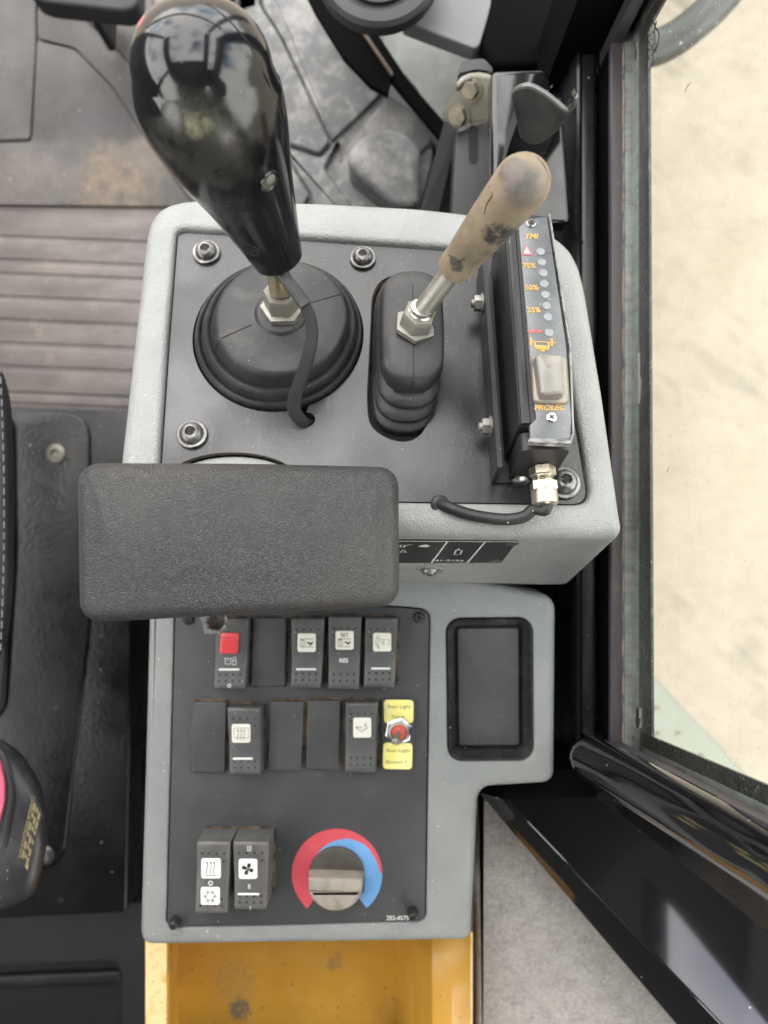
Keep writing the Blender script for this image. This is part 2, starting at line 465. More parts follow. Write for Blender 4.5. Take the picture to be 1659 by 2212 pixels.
# ------------------------------------------------------------------ mesh builder
class MB:
    def __init__(s):
        s.v, s.f, s.uv = [], [], {}

    def add(s, vs):
        n = len(s.v)
        s.v.extend(Vector(p) for p in vs)
        return list(range(n, n + len(vs)))

    def face(s, idx):
        s.f.append(tuple(idx))

    def loft(s, rings, closed=True, cap0=True, cap1=True, uv=False):
        ids = [s.add(r) for r in rings]
        n = len(rings[0])
        for k in range(len(ids) - 1):
            a, b = ids[k], ids[k + 1]
            for i in range(n if closed else n - 1):
                j = (i + 1) % n
                s.f.append((a[i], a[j], b[j], b[i]))
                if uv:
                    L = len(ids) - 1
                    s.uv[len(s.f) - 1] = [(k / L, i / n), (k / L, (i + 1) / n), ((k + 1) / L, (i + 1) / n), ((k + 1) / L, i / n)]
        if cap0 and len(rings[0]) > 2:
            s.f.append(tuple(reversed(ids[0])))
        if cap1 and len(rings[0]) > 2:
            s.f.append(tuple(ids[-1]))
        return s

    def prism(s, poly, z0, z1, r=0.0, rb=0.0):
        """poly: list of (x, y) ccw; rounded top edge r, bottom edge rb"""
        poly = ccw(poly)
        rings = []
        if rb:
            for k in (0, 1):
                a = PI / 2 * k / 2
                rings.append([(x, y, z0 + rb * (1 - math.sin(a))) for x, y in inset(poly, rb * (1 - math.cos(a)) if k else rb)])
            rings[0] = [(x, y, z0) for x, y in inset(poly, rb)]
            rings[1] = [(x, y, z0 + rb * .3) for x, y in inset(poly, rb * .3)]
            rings.append([(x, y, z0 + rb) for x, y in poly])
        else:
            rings.append([(x, y, z0) for x, y in poly])
        if r:
            for k in range(5):
                a = PI / 2 * k / 4
                q = inset(poly, r * (1 - math.cos(a)))
                rings.append([(x, y, z1 - r + r * math.sin(a)) for x, y in q])
        else:
            rings.append([(x, y, z1) for x, y in poly])
        return s.loft(rings)

    def plate(s, outer, holes, z0, z1):
        outer = ccw(outer)
        holes = [cw(h) for h in holes]
        pts = [p for l in [outer] + holes for p in l]
        tris = tessellate_polygon([[Vector((x, y, 0)) for x, y in l] for l in [outer] + holes])
        top = s.add([(x, y, z1) for x, y in pts])
        bot = s.add([(x, y, z0) for x, y in pts])
        for a, b, c in tris:
            pa, pb, pc = pts[a], pts[b], pts[c]
            ar = (pb[0] - pa[0]) * (pc[1] - pa[1]) - (pb[1] - pa[1]) * (pc[0] - pa[0])
            if ar < 0:
                b, c = c, b
            s.f.append((top[a], top[b], top[c]))
            s.f.append((bot[a], bot[c], bot[b]))
        o = 0
        for l in [outer] + holes:
            n = len(l)
            for i in range(n):
                j = (i + 1) % n
                s.f.append((bot[o + i], bot[o + j], top[o + j], top[o + i]))
            o += n
        return s

    def tube(s, pts, radii, seg=16, flatten=None, cap=True, uv=False, up=None, round_ends=False):
        pts = [Vector(p) for p in pts]
        if not isinstance(radii, (list, tuple)):
            radii = [radii] * len(pts)
        tg = []
        for i in range(len(pts)):
            a = pts[max(0, i - 1)]
            b = pts[min(len(pts) - 1, i + 1)]
            tg.append((b - a).normalized())
        n = (up or Vector((0, 0, 1))).copy()
        if abs(n.dot(tg[0])) > .95:
            n = Vector((1, 0, 0))
        rings = []
        for i, p in enumerate(pts):
            n = (n - tg[i] * n.dot(tg[i])).normalized()
            bn = tg[i].cross(n)
            fl = flatten if flatten else 1.0
            if isinstance(fl, (list, tuple)):
                fl = fl[i]
            rings.append([p + (n * math.cos(2 * PI * k / seg) * fl + bn * math.sin(2 * PI * k / seg)) * radii[i] for k in range(seg)])
        if round_ends:
            def endrings(c, t, r0, ring):
                out = []
                for k in range(1, 4):
                    a = PI / 2 * k / 4
                    out.append([c + (q - c) * math.cos(a) + t * r0 * math.sin(a) for q in ring])
                return out
            r1 = endrings(pts[-1], tg[-1], radii[-1], rings[-1])
            r0 = endrings(pts[0], -tg[0], radii[0], rings[0])
            rings = r0[::-1] + rings + r1
        return s.loft(rings, True, cap, cap, uv)

    def lathe(s, prof, seg=24, m=None, phase=0.0):
        """prof: list of (r, z) around local z, m places it"""
        m = m or Matrix()
        rings = []
        for r, z in prof:
            rings.append([m @ Vector((max(r, 1e-5) * math.cos(phase + 2 * PI * k / seg), max(r, 1e-5) * math.sin(phase + 2 * PI * k / seg), z)) for k in range(seg)])
        return s.loft(rings, True, True, True)

    def box(s, x0, x1, y0, y1, z0, z1, m=None):
        m = m or Matrix()
        i = s.add([m @ Vector((x, y, z)) for z in (z0, z1) for y in (y0, y1) for x in (x0, x1)])
        for q in ((0, 2, 3, 1), (4, 5, 7, 6), (0, 1, 5, 4), (2, 6, 7, 3), (0, 4, 6, 2), (1, 3, 7, 5)):
            s.f.append(tuple(i[k] for k in q))
        return s

    def hexa(s, q0, q1):
        """two quads of 4 points"""
        return s.loft([[Vector(p) for p in q0], [Vector(p) for p in q1]])

    def ribbon(s, pts, wd, z):
        """flat stroke in the local xy plane"""
        pts = [Vector((p[0], p[1])) for p in pts]
        L, R = [], []
        for i in range(len(pts)):
            a = pts[max(0, i - 1)]
            b = pts[min(len(pts) - 1, i + 1)]
            t = (b - a)
            if t.length < 1e-9:
                t = Vector((1, 0))
            t.normalize()
            n = Vector((-t.y, t.x)) * wd * .5
            L.append(pts[i] + n)
            R.append(pts[i] - n)
        a = s.add([(p.x, p.y, z) for p in L])
        b = s.add([(p.x, p.y, z) for p in R])
        for i in range(len(pts) - 1):
            s.f.append((b[i], b[i + 1], a[i + 1], a[i]))
        return s

    def flatpoly(s, pts, z):
        s.f.append(tuple(s.add([(x, y, z) for x, y in ccw(pts)])))
        return s

    def out(s, name, material, parent=None, frame=None, sharp=35, flip_check=True):
        me = bpy.data.meshes.new(name)
        me.from_pydata([tuple(p) for p in s.v], [], s.f)
        if s.uv:
            l = me.uv_layers.new(name='UVMap')
            for pi, p in enumerate(me.polygons):
                q = s.uv.get(pi)
                if q:
                    for k, li in enumerate(p.loop_indices):
                        l.data[li].uv = q[k]
        if flip_check:
            bm = bmesh.new()
            bm.from_mesh(me)
            bmesh.ops.recalc_face_normals(bm, faces=bm.faces)
            bm.to_mesh(me)
            bm.free()
        me.polygons.foreach_set('use_smooth', [True] * len(me.polygons))
        me.set_sharp_from_angle(angle=rad(sharp))
        me.materials.append(material)
        o = bpy.data.objects.new(name, me)
        COL.objects.link(o)
        if parent is not None:
            o.parent = parent
        elif frame is not None:
            o.matrix_world = frame.m
        return o


def area(p):
    return sum(p[i][0] * p[(i + 1) % len(p)][1] - p[(i + 1) % len(p)][0] * p[i][1] for i in range(len(p))) / 2


def ccw(p):
    p = [(q[0], q[1]) for q in p]
    return p if area(p) > 0 else p[::-1]


def cw(p):
    return ccw(p)[::-1]


def inset(p, d):
    """offset a ccw polygon inwards"""
    n = len(p)
    out = []
    for i in range(n):
        a, b, c = Vector(p[i - 1]), Vector(p[i]), Vector(p[(i + 1) % n])
        t1, t2 = (b - a), (c - b)
        if t1.length < 1e-9 or t2.length < 1e-9:
            t1 = t2 = c - a
        t1.normalize()
        t2.normalize()
        n1, n2 = Vector((-t1.y, t1.x)), Vector((-t2.y, t2.x))
        s = n1 + n2
        k = s.dot(n1)
        if k < .3:
            k = .3
        q = b + s * (d / k)
        out.append((q.x, q.y))
    return out


def rpoly(pts, r, seg=5):
    """rounded polygon; r a number or a list"""
    n = len(pts)
    out = []
    for i in range(n):
        a, b, c = Vector(pts[i - 1][:2]), Vector(pts[i][:2]), Vector(pts[(i + 1) % n][:2])
        rr = r[i] if isinstance(r, (list, tuple)) else r
        t1, t2 = (a - b), (c - b)
        rr = min(rr, t1.length * .48, t2.length * .48)
        if rr < 1e-6:
            out.append((b.x, b.y))
            continue
        p0 = b + t1.normalized() * rr
        p1 = b + t2.normalized() * rr
        for k in range(seg + 1):
            t = k / seg
            q = p0 * (1 - t) ** 2 + b * 2 * t * (1 - t) * .86 + (p0 + p1) * .5 * 2 * t * (1 - t) * .14 + p1 * t ** 2
            out.append((q.x, q.y))
    return out


def circle(cx, cy, r, n=40, ry=None):
    return [(cx + r * math.cos(2 * PI * k / n), cy + (ry or r) * math.sin(2 * PI * k / n)) for k in range(n)]


def spline(pts, n=8):
    """Catmull-Rom through points of any dimension (Vectors)"""
    pts = [Vector(p) for p in pts]
    out = []
    for i in range(len(pts) - 1):
        p0, p1, p2, p3 = pts[max(i - 1, 0)], pts[i], pts[i + 1], pts[min(i + 2, len(pts) - 1)]
        for k in range(n):
            t = k / n
            out.append(.5 * ((2 * p1) + (p2 - p0) * t + (2 * p0 - 5 * p1 + 4 * p2 - p3) * t * t + (3 * p1 - p0 - 3 * p2 + p3) * t ** 3))
    out.append(pts[-1])
    return out


def tagged(o, label, cat, group=None, kind=None):
    o['label'] = label
    o['category'] = cat
    if group:
        o['group'] = group
    if kind:
        o['kind'] = kind
    return o


def thing(name, label, cat, fr, group=None):
    o = bpy.data.objects.new(name, None)
    COL.objects.link(o)
    o.empty_display_size = .02
    o.matrix_world = fr.m
    return tagged(o, label, cat, group)


def struct(o):
    o['kind'] = 'structure'
    return o


_txt = {}


def text(body, size, m, mtl, parent, name='lettering', shear=0.0, bold=0.0, sx=1.0, align='CENTER'):
    """flat lettering as a mesh, centred, placed by matrix m in the parent's frame"""
    cu = bpy.data.curves.new('lettering', 'FONT')
    cu.body = body
    cu.size = size
    cu.align_x = align
    cu.align_y = 'CENTER'
    cu.shear = shear
    cu.offset = bold
    o = bpy.data.objects.new('lettering_curve', cu)
    COL.objects.link(o)
    bpy.context.view_layer.update()
    dg = bpy.context.evaluated_depsgraph_get()
    me = bpy.data.meshes.new_from_object(o.evaluated_get(dg))
    bpy.data.objects.remove(o)
    me.transform(m @ Matrix.Diagonal((sx, 1, 1, 1)))
    me.materials.clear()
    me.materials.append(mtl)
    ob = bpy.data.objects.new(name, me)
    COL.objects.link(ob)
    ob.parent = parent
    return ob


def axis_m(p, d, up=None):
    """matrix with local z along d at p"""
    d = Vector(d).normalized()
    q = d.to_track_quat('Z', 'Y')
    return Matrix.Translation(Vector(p)) @ q.to_matrix().to_4x4()


def T(x, y, z, a=0.0):
    return Matrix.Translation((x, y, z)) @ Matrix.Rotation(a, 4, 'Z')


def torx(parent, name, m, r, h, mtl, washer=None, washer_mtl=None, seg=24):
    """button head with a star recess, as a part with sub-parts"""
    b = MB()
    prof = [(r, 0), (r, h * .15)]
    for k in range(1, 6):
        a = PI / 2 * k / 6
        prof.append((r * .42 + (r * .58) * math.cos(a), h * .15 + h * .85 * math.sin(a)))
    prof += [(r * .42, h), (r * .38, h * .95), (r * .3, h * .5)]
    b.lathe(prof, seg, m)
    o = b.out(name, mtl, parent, sharp=50)
    s = MB()
    star = []
    for k in range(24):
        rr = r * (.36 if (k % 4) in (0, 1) else .25)
        star.append(m @ Vector((rr * math.cos(2 * PI * k / 24), rr * math.sin(2 * PI * k / 24), h * 1.01)))
    s.f.append(tuple(s.add(star)))
    s.out('star_recess', M['hole'], o, flip_check=False)
    if washer:
        wb = MB()
        wb.lathe([(washer, -.0002), (washer, .0011), (washer * .96, .0015), (r * .8, .0015)], 28, m)
        wb.out('washer', washer_mtl or mtl, o)
    return o


def hexnut(b, m, r, h, ch=.12, bore=0.0):
    pr = [(r, 0), (r, h * (1 - ch)), (r * .93, h)]
    if bore:
        pr += [(bore, h), (bore, h * .7)]
    b.lathe(pr, 6, m)
    return b


# ================================================================== THE CAB SHELL (setting)
def slab(name, x0, x1, y0, y1, z0, z1, mtl):
    return struct(MB().box(x0, x1, y0, y1, z0, z1).out(name, mtl))


slab('cab_floor', -1.0, .24, -1.0, .95, -.06, -.012, M['dark'])
for q in ((-1.0, .26, -1.0, .02), (-1.0, -.78, .02, .85), (.14, .26, .02, .85)):  # roof opening between the slabs added to let more sky light in
    slab('cab_roof', *q, 1.66, 1.72, M['lining'])
slab('unseen_cab_wall', -1.0, .26, -1.06, -1.0, -.06, 1.66, M['lining'])  # unseen rear wall, made solid up to the roof to block the sun
slab('unseen_cab_wall', -1.06, -1.0, -1.0, .95, -.06, .95, M['lining'])  # unseen left wall, raised so more light comes from front and right
slab('cab_pillar', -1.06, -1.0, .85, .93, .95, 1.66, M['paint_s'])
slab('cab_pillar', -1.06, -1.0, -.30, -.22, .95, 1.66, M['paint_s'])
slab('cab_pillar', .19, .26, .88, .95, .44, 1.66, M['paint_s'])
slab('unseen_cab_wall', .42, .46, -.55, -.25, .45, 1.66, M['lining'])  # unseen right walls added, their opening shaped for the reflection in the channel
slab('unseen_cab_wall', .42, .46, -1.06, -.55, .45, .60, M['lining'])
slab('unseen_cab_wall', .42, .46, -1.06, -.55, 1.02, 1.66, M['lining'])
slab('cab_roof', .262, .46, -1.0, -.22, 1.66, 1.72, M['lining'])
g = MB().box(-150, 150, -150, 150, -1.9, -1.6).out('ground', M['ground'])
struct(g)

# ================================================================== FLOOR AND LEFT SIDE
FD = 1.06
FF = flat(FD)
# floor mat: sheet + cross ribs with each its own edge
mf = thing('floor_mat', 'dirty grey rubber floor mat with raised cross ribs left of the console', 'floor mat', FF)
b = MB()
poly = [FF.xy(u, v) for u, v in ((-260, -260), (700, -260), (700, 905), (-260, 880))]
b.prism(poly, -.012, .0, .002)
b.out('mat_sheet', M['mat_rub'], mf)
ribs = [(468, 472, 520), (528, 534, 566), (572, 578, 602), (610, 617, 650), (658, 666, 700), (708, 716, 752), (760, 768, 808), (815, 822, 846), (852, 858, 872)]
ys = [(462, 512), (520, 562), (572, 592), (600, 642), (650, 692), (700, 742), (752, 792), (802, 848), (854, 872)]
for k, (a, c) in enumerate(ys):
    b = MB()
    q = [FF.xy(u, v) for u, v in ((-255, a - 14), (690, a + 26), (690, c + 26), (-255, c - 14))]
    b.prism(rpoly(q, .003, 2), 0, .0021, .0018)
    b.out('rib', M['mat_rub'], mf)
# trodden front area
hf = thing('heel_mat', 'dark trodden front floor mat with moulded lines behind the joystick head', 'floor mat', flat(FD - .004))
fr = flat(FD - .004)
M['mat_dk'] = mat('dark trodden floor mat', (.034, .032, .031), .5, var=[((.085, .075, .069), 5, .44, .66, .9), ((.21, .165, .115), 13, .62, .74, .8), ((.03, .029, .028), 9, .5, .7, .6)], specks=(90, .1, .12, (.45, .4, .33)), rvar=(8, .1), grain=(160, .0006),
                    blobs=[(fr.loc(250, 405), .11, 55, .22, .66, (.17, .125, .085), .55), (fr.loc(60, 400), .12, 16, .22, .6, (.11, .096, .088), .5), (fr.loc(330, 330), .06, 60, .24, .6, (.13, .108, .09), .55)])
parts = [[(-260, -180), (78, -180), (78, 107), (66, 302), (-260, 313)],
         [(81, 90), (160, 108), (240, 190), (320, 310), (420, 448), (-260, 440), (-260, 318), (70, 308)],
         [(82, 84), (82, -180), (160, -180), (164, 30), (250, 120), (350, 205), (520, 380), (600, 458), (424, 449), (324, 310), (244, 188), (162, 104)],
         [(170, 26), (170, -180), (330, -180), (330, 60), (420, 170), (620, 380), (690, 466), (610, 460), (530, 378), (360, 200), (258, 112)]]
for p in parts:
    MB().prism(rpoly([fr.xy(*q) for q in p], .006, 3), -.008, .002, .0012).out('mat_section', M['mat_dk'], hf)
# pedal at the top left
pf = flat(.92)
pd = thing('foot_pedal', 'black foot pedal edge at the front of the trodden mat', 'pedal', pf)
MB().prism(rpoly([pf.xy(u, v) for u, v in ((60, -120), (300, -120), (296, 12), (270, 24), (90, 4), (60, -10))], .008), -.03, 0, .006).out('pedal_pad', M['dark_fr'], pd)
MB().prism(rpoly([pf.xy(u, v) for u, v in ((150, -100), (178, -100), (174, -20), (156, -20))], .003), -.12, -.03).out('pedal_arm', M['dark'], pd)
# dark bracket ahead of joystick
bf = flat(.9)
fb = thing('front_bracket', 'small dark metal bracket standing just right of the joystick head', 'bracket', bf)
MB().prism(rpoly([bf.xy(u, v) for u, v in ((470, -60), (560, -60), (556, 16), (528, 24), (524, 44), (500, 46))], .003), -.08, 0, .003).out('bracket_body', M['dark_fr'], fb)
MB().prism(rpoly([bf.xy(u, v) for u, v in ((512, -60), (522, -60), (520, 40), (510, 40))], .001), 0, .012, .001).out('bracket_rib', M['dark_fr'], fb)

# seat base plate
BD = .93
BF = flat(BD)
sb = thing('seat_plinth', 'scuffed black steel seat base plate with a raised rounded panel', 'seat base', BF)
MB().prism(rpoly([BF.xy(u, v) for u, v in ((-300, 868), (292, 884), (272, 1972), (-300, 1998))], .004), -.05, 0, .003).out('base_sheet', M['base'], sb)
MB().prism(rpoly([BF.xy(u, v) for u, v in ((-300, 888), (196, 892), (200, 1320), (136, 1880), (-300, 1888))], [.004, .03, .02, .03, .004]), 0, .004, .003).out('raised_panel', M['base'], sb)
MB().prism(rpoly([BF.xy(u, v) for u, v in ((-300, 892), (36, 892), (40, 1200), (16, 1560), (-300, 1600))], [.004, .02, .02, .03, .004]), .004, .012, .004).out('inner_step', M['base'], sb)
for u, v, mt in ((122, 981, 'zinc_dk'), (96, 1846, 'screw')):
    p = BF.loc(u, v, .004)
    b = MB()
    b.lathe([(.0125, 0), (.0125, .003), (.0105, .0045), (.006, .005), (.004, .002)], 20, T(p.x, p.y, .004))
    b.out('bolt', M[mt], sb)
# black floor tray below
tf = flat(.98)
ft = thing('rear_floor_tray', 'black moulded floor tray with a sunken pocket behind the seat base', 'floor tray', tf)
outer = rpoly([tf.xy(u, v) for u, v in ((-300, 1960), (318, 1950), (318, 2360), (-300, 2360))], .004)
hole = rpoly([tf.xy(u, v) for u, v in ((-280, 2092), (262, 2072), (268, 2340), (-280, 2340))], .02)
MB().plate(outer, [hole], -.012, 0).out('tray_rim', M['dark_fr'], ft)
MB().prism(inset(ccw(hole), -.004), -.05, -.04).out('tray_pocket', M['dark'], ft)
MB().prism(rpoly([tf.xy(u, v) for u, v in ((-270, 2150), (238, 2130), (240, 2160), (-270, 2178))], .004), -.04, -.03, .004).out('tray_ridge', M['dark'], ft)

# seat cushion edge
sf = flat(.56)
st = thing('driver_seat', 'grey cloth seat edge with pale stitching at the far left', 'seat', sf)
edge = [(-420, 700), (-120, 720), (-20, 770), (6, 850), (13, 960), (15, 1100), (13, 1250), (6, 1350), (-10, 1420), (-60, 1460), (-420, 1480)]
MB().prism(rpoly([sf.xy(*p) for p in edge], .02, 4), -.012, .002, .006).out('cushion', M['dark_fr'], st)
e2 = [(-416, 720), (-130, 740), (-32, 790), (-7, 860), (1, 970), (3, 1100), (1, 1245), (-6, 1345), (-24, 1405), (-70, 1440), (-416, 1460)]
MB().prism(rpoly([sf.xy(*p) for p in e2], .02, 4), .002, .006, .004).out('cloth_panel', M['seat'], st)
for k in range(26):
    v = 790 + k * 24
    u = 9 - ((v - 1100) / 320) ** 2 * 9 if abs(v - 1100) < 320 else 0
    p, q = sf.loc(u, v, .0036), sf.loc(u, v + 15, .0036)
    MB().tube([p, q], .0006, 6).out('stitch', M['stitch'], st)

# seat belt buckle
kf = flat(.60)
bk = thing('seat_belt_buckle', 'black seat belt buckle with red release button and gold printed label', 'belt buckle', kf)
sil = [(-120, 1560), (-30, 1590), (10, 1618), (40, 1648), (52, 1672), (66, 1690), (84, 1730), (94, 1780), (95, 1830), (82, 1900), (66, 1945), (40, 1960), (0, 1975), (-120, 1985)]
rings = []
pl = ccw([kf.xy(*p) for p in sil])
for z, i in ((-.05, .022), (-.03, .012), (-.014, .003), (-.004, .0015), (.0005, .004), (.0035, .008), (.005, .014)):
    rings.append([(x, y, z) for x, y in inset(pl, i)])
bo = MB().loft(rings).out('buckle_body', M['buckle'], bk, sharp=45)
bo_bvh = None
MB().prism(rpoly([kf.xy(*p, .005) for p in ((-120, 1600), (-20, 1612), (0, 1640), (12, 1690), (12, 1730), (2, 1770), (-8, 1800), (-120, 1800))], .004), .004, .0085, .003).out('release_button', M['pink'], bk)
rim = [kf.loc(u, v, .006) for u, v in ((-40, 1606), (-6, 1618), (12, 1640), (24, 1690), (25, 1725), (16, 1780), (6, 1830))]
MB().tube(spline(rim, 6), .0022, 8).out('button_rim', M['buckle'], bk)
lab = [(70, 1712), (92, 1755), (60, 1884), (38, 1850)]
q = [kf.loc(u, v, .0088) for u, v in lab]
b = MB()
b.f.append(tuple(b.add(q)))
lo = b.out('printed_label', M['labelblk'], bk, flip_check=False)
b = MB()
P0, P1, P2, P3 = q
for r_ in range(3):
    for c_ in range(6):
        a0, a1 = .30 + r_ * .22, .30 + r_ * .22 + .16
        c0, c1 = .06 + c_ * .15, .06 + c_ * .15 + (.12 if rnd.random() > .3 else .07)
        def lerp2(s, t):
            return P0.lerp(P3, t).lerp(P1.lerp(P2, t), s) + Vector((0, 0, .0002))
        for z_ in (0, .55):
            b.f.append(tuple(b.add([lerp2(a0 + z_ * .16, c0), lerp2(a0 + z_ * .16 + .06, c0), lerp2(a0 + z_ * .16 + .06, c1), lerp2(a0 + z_ * .16, c1)])))
b.f.append(tuple(b.add([lerp2(.72, .9), lerp2(.95, .9), lerp2(.95, .98), lerp2(.72, .98)])))
b.out('label_print', M['gold'], lo, flip_check=False)
ex = (P3 - P0).normalized()
ey = (P0 - P1).normalized()
mm = Matrix((ex.to_4d(), (ey - ex * ey.dot(ex)).normalized().to_4d(), Vector((0, 0, 1, 0)), Vector((0, 0, 0, 1)))).transposed()
for i in range(3):
    mm[3][i] = 0
mm = Matrix.Translation(lerp2(.14, .5)) @ Matrix([[ex.x, -ex.y, 0, 0], [ex.y, ex.x, 0, 0], [0, 0, 1, 0], [0, 0, 0, 1]])
text('CATERPILLAR INSTALLATION DATE', .0037, mm, M['gold'], lo, sx=.85)

# ================================================================== FRONT SIDE TRIM AREA
TD = .90
TF = flat(TD)
tr = thing('sill_trim', 'scuffed chalky grey side trim strips running diagonally ahead of the console', 'trim panel', TF)
strips = [[(470, -120), (545, -120), (560, 10), (600, 70), (712, 305), (690, 330), (600, 300), (540, 200), (470, 60)],
          [(552, -100), (650, -100), (830, 190), (770, 250), (716, 300), (610, 78), (566, 10)],
          [(470, 80), (536, 200), (596, 304), (668, 420), (640, 470), (470, 470)],
          [(604, 308), (690, 336), (735, 300), (700, 360), (760, 440), (760, 480), (680, 470), (672, 415)]]
MB().prism([TF.xy(*q) for q in ((470, -120), (640, -120), (835, 190), (930, 262), (935, 330), (900, 455), (470, 470))], -.055, -.011).out('trim_backing', M['trim_dust'], tr)
for i, p in enumerate(strips):
    MB().prism(rpoly([TF.xy(*q) for q in p], .003, 3), -.05, -.004 * (i % 2), .003).out('trim_strip', M['trim_dust'], tr)
MB().prism(rpoly([TF.xy(*q) for q in ((838, 195), (930, 262), (940, 300), (900, 330), (905, 400), (880, 455), (700, 470), (745, 315))], .01, 4), -.06, -.006, .004).out('trim_strip', M['trim_dust'], tr)
vf = flat(.86)
cv = thing('trim_cover', 'rounded grey plastic cover block standing ahead of the console', 'cover', vf)
MB().prism(rpoly([vf.xy(*q) for q in ((765, 300), (850, 262), (912, 318), (905, 352), (905, 440), (855, 446), (742, 350))], [.012, .03, .012, .012, .008, .01, .015], 6), -.05, 0, .009).out('cover_block', M['trim_dust'], cv)
# long black diagonal bars
gf = flat(.80)
ds = thing('diagonal_bar', 'black steel bar crossing diagonally above the chalky grey trim', 'bar', gf)
MB().prism([gf.xy(*q) for q in ((640, -60), (690, -60), (845, 166), (838, 200), (800, 180), (742, 120), (680, 20))], -.012, 0).out('bar_web', M['void'], ds)
MB().prism([gf.xy(*q) for q in ((690, -60), (697, -60), (850, 162), (846, 168))], 0, .004).out('bar_edge', M['rust_edge'], ds)
MB().prism([gf.xy(*q) for q in ((697, -60), (730, -60), (880, 170), (968, 272), (950, 292), (846, 168))], -.014, -.001).out('bar_flange', M['void'], ds)
# green grey trim wall beyond
g2 = flat(.86)
gt = thing('front_trim', 'mottled green grey trim panel between the black bar and hinge plate', 'trim panel', g2)
MB().prism([g2.xy(*q) for q in ((720, -80), (1080, -80), (1080, 200), (985, 300), (950, 280), (900, 190), (760, 30))], -.05, 0).out('panel_sheet', M['trim_g'], gt)
MB().prism([g2.xy(*q) for q in ((808, 20), (836, 30), (818, 118), (800, 110))], 0, .004, .001).out('pale_strip', M['deck'], gt)
# steering column base ring + grey panel
rf = flat(.72)
cvp = thing('console_side_panel', 'smooth grey plastic panel with pointed corner ahead of the hinge', 'panel', rf)
MB().prism(rpoly([rf.xy(*q) for q in ((890, -120), (1066, -120), (1062, 10), (1036, 96), (1026, 105), (870, 46))], .003), -.02, 0, .002).out('panel_sheet', M['trim'], cvp)
r2 = flat(.68)
rg = thing('steering_column_ring', 'dark grey round rubber ring at the top edge beside the black bar', 'ring', r2)
c0 = r2.loc(818, -75)
b = MB()
prof = []
for k in range(13):
    a = 2 * PI * k / 12
    prof.append((.045 + .008 * math.cos(a), .008 * math.sin(a)))
b.lathe([(.0, -.012)] + [(.0575, -.012), (.0575, .0), (.054, .004), (.045, .005), (.040, .001), (.038, -.004), (0, -.004)], 48, T(c0.x, c0.y, 0))
b.out('ring_body', M['dark_fr'], rg)
b = MB()
b.lathe([(.0345, -.004), (.0345, .001), (.030, .002), (0, .002)], 40, T(c0.x, c0.y, 0))
b.out('ring_insert', M['dark'], rg)

# ================================================================== RIGHT WALL: black cab metal
RD = .64
wf = flat(RD)
bw = thing('cab_side_frame', 'gloss black painted cab side frame between the console and the window', 'cab frame', wf)
# deep dark inner liner below everything on the right
MB().box(.085, .20, -.75, .9, -.55, -.28).out('inner_liner', M['dark'], bw)
# rounded sill member: profile swept along y
def sweep(frame, prof, y0, y1, n=2):
    """prof [(x, z)], straight along y"""
    rings = []
    for k in range(n + 1):
        y = y0 + (y1 - y0) * k / n
        rings.append([(x, y, z) for x, z in prof])
    return rings


yF, yR = .40, -.192
pr = [(.1640, -.30), (.1632, -.05), (.1650, -.008), (.1672, -.0015), (.1690, .0), (.1703, -.0006), (.1712, -.0022), (.1724, -.0030), (.1755, -.0022), (.1820, -.0020), (.1850, -.0036), (.1862, -.0065), (.1866, -.012), (.1868, -.03), (.194, -.03), (.194, -.30)]
b = MB().loft(sweep(wf, pr, .42, -.24, 8))
b.out('sill_member', M['paint_s'], bw, sharp=28)
# weld seam across the sill
p = [wf.loc(u, v, h) for u, v, h in ((1252, 522, -.001), (1262, 526, -.008), (1275, 534, -.016), (1290, 528, -.02), (1325, 532, -.022))]
MB().tube(spline(p, 5), [.0016 + .0008 * math.sin(k * 2.1) ** 2 for k in range(21)], 8).out('weld_bead', M['paint_s'], bw)
# front vertical panel with folded edge (under the hook)
q3 = flat(.60)
fp = thing('hook_panel', 'gloss black sheet panel with rounded left edge carrying the bent hook', 'panel', q3)
b = MB()
P = [(1062, 150), (1186, 146), (1190, 190), (1215, 200), (1235, 480), (1062, 480)]
L = ccw([q3.xy(*q) for q in P])
b.prism(inset(rpoly(inset(L, .0042), .0008, 4), -.0042), -.02, -.001, .0042)
b.out('panel_sheet', M['paint'], fp)
q4 = flat(.70)
o = MB().prism([q4.xy(*q) for q in ((985, 285), (1068, 255), (1100, 480), (975, 480))], -.03, 0, .002).out('lower_panel', M['dark_fr'], fp)
o.matrix_local = q3.i @ q4.m
c = q4.loc(1023, 312, .001)
o = MB().prism(rpoly([(c.x - .0045, c.y - .018), (c.x + .0045, c.y - .018), (c.x + .0045, c.y + .018), (c.x - .0045, c.y + .018)], .0045), 0, .0006).out('slot', M['hole'], fp)
o.matrix_local = q3.i @ q4.m
# front pillar mass, flat black to stand for the dark void under the dash
q5 = flat(.72)
pm = thing('front_pillar', 'black cab pillar mass standing for the dark void above the hook', 'pillar', q5)
MB().prism(rpoly([q5.xy(*q) for q in ((1066, -160), (1400, -160), (1340, 20), (1240, 80), (1200, 140), (1064, 142), (1040, 100))], .006), -.1, 0, .006).out('pillar_body', M['void'], pm)
# slanted bar down from the hinge
hf_ = flat(.76)
hb = thing('sloping_bar', 'black flat arm sloping down from the bolted hinge plate', 'arm', hf_)
a0, a1, a2, a3 = [hf_.loc(u, v, 0) for u, v in ((960, 262), (992, 268), (942, 470), (896, 470))]
b = MB()
b.hexa([a0, a1, a2 - Vector((0, 0, .05)), a3 - Vector((0, 0, .05))], [p - Vector((0, 0, .02)) for p in (a0, a1, a2 - Vector((0, 0, .05)), a3 - Vector((0, 0, .05)))])
b.out('arm_bar', M['dark_fr'], hb)
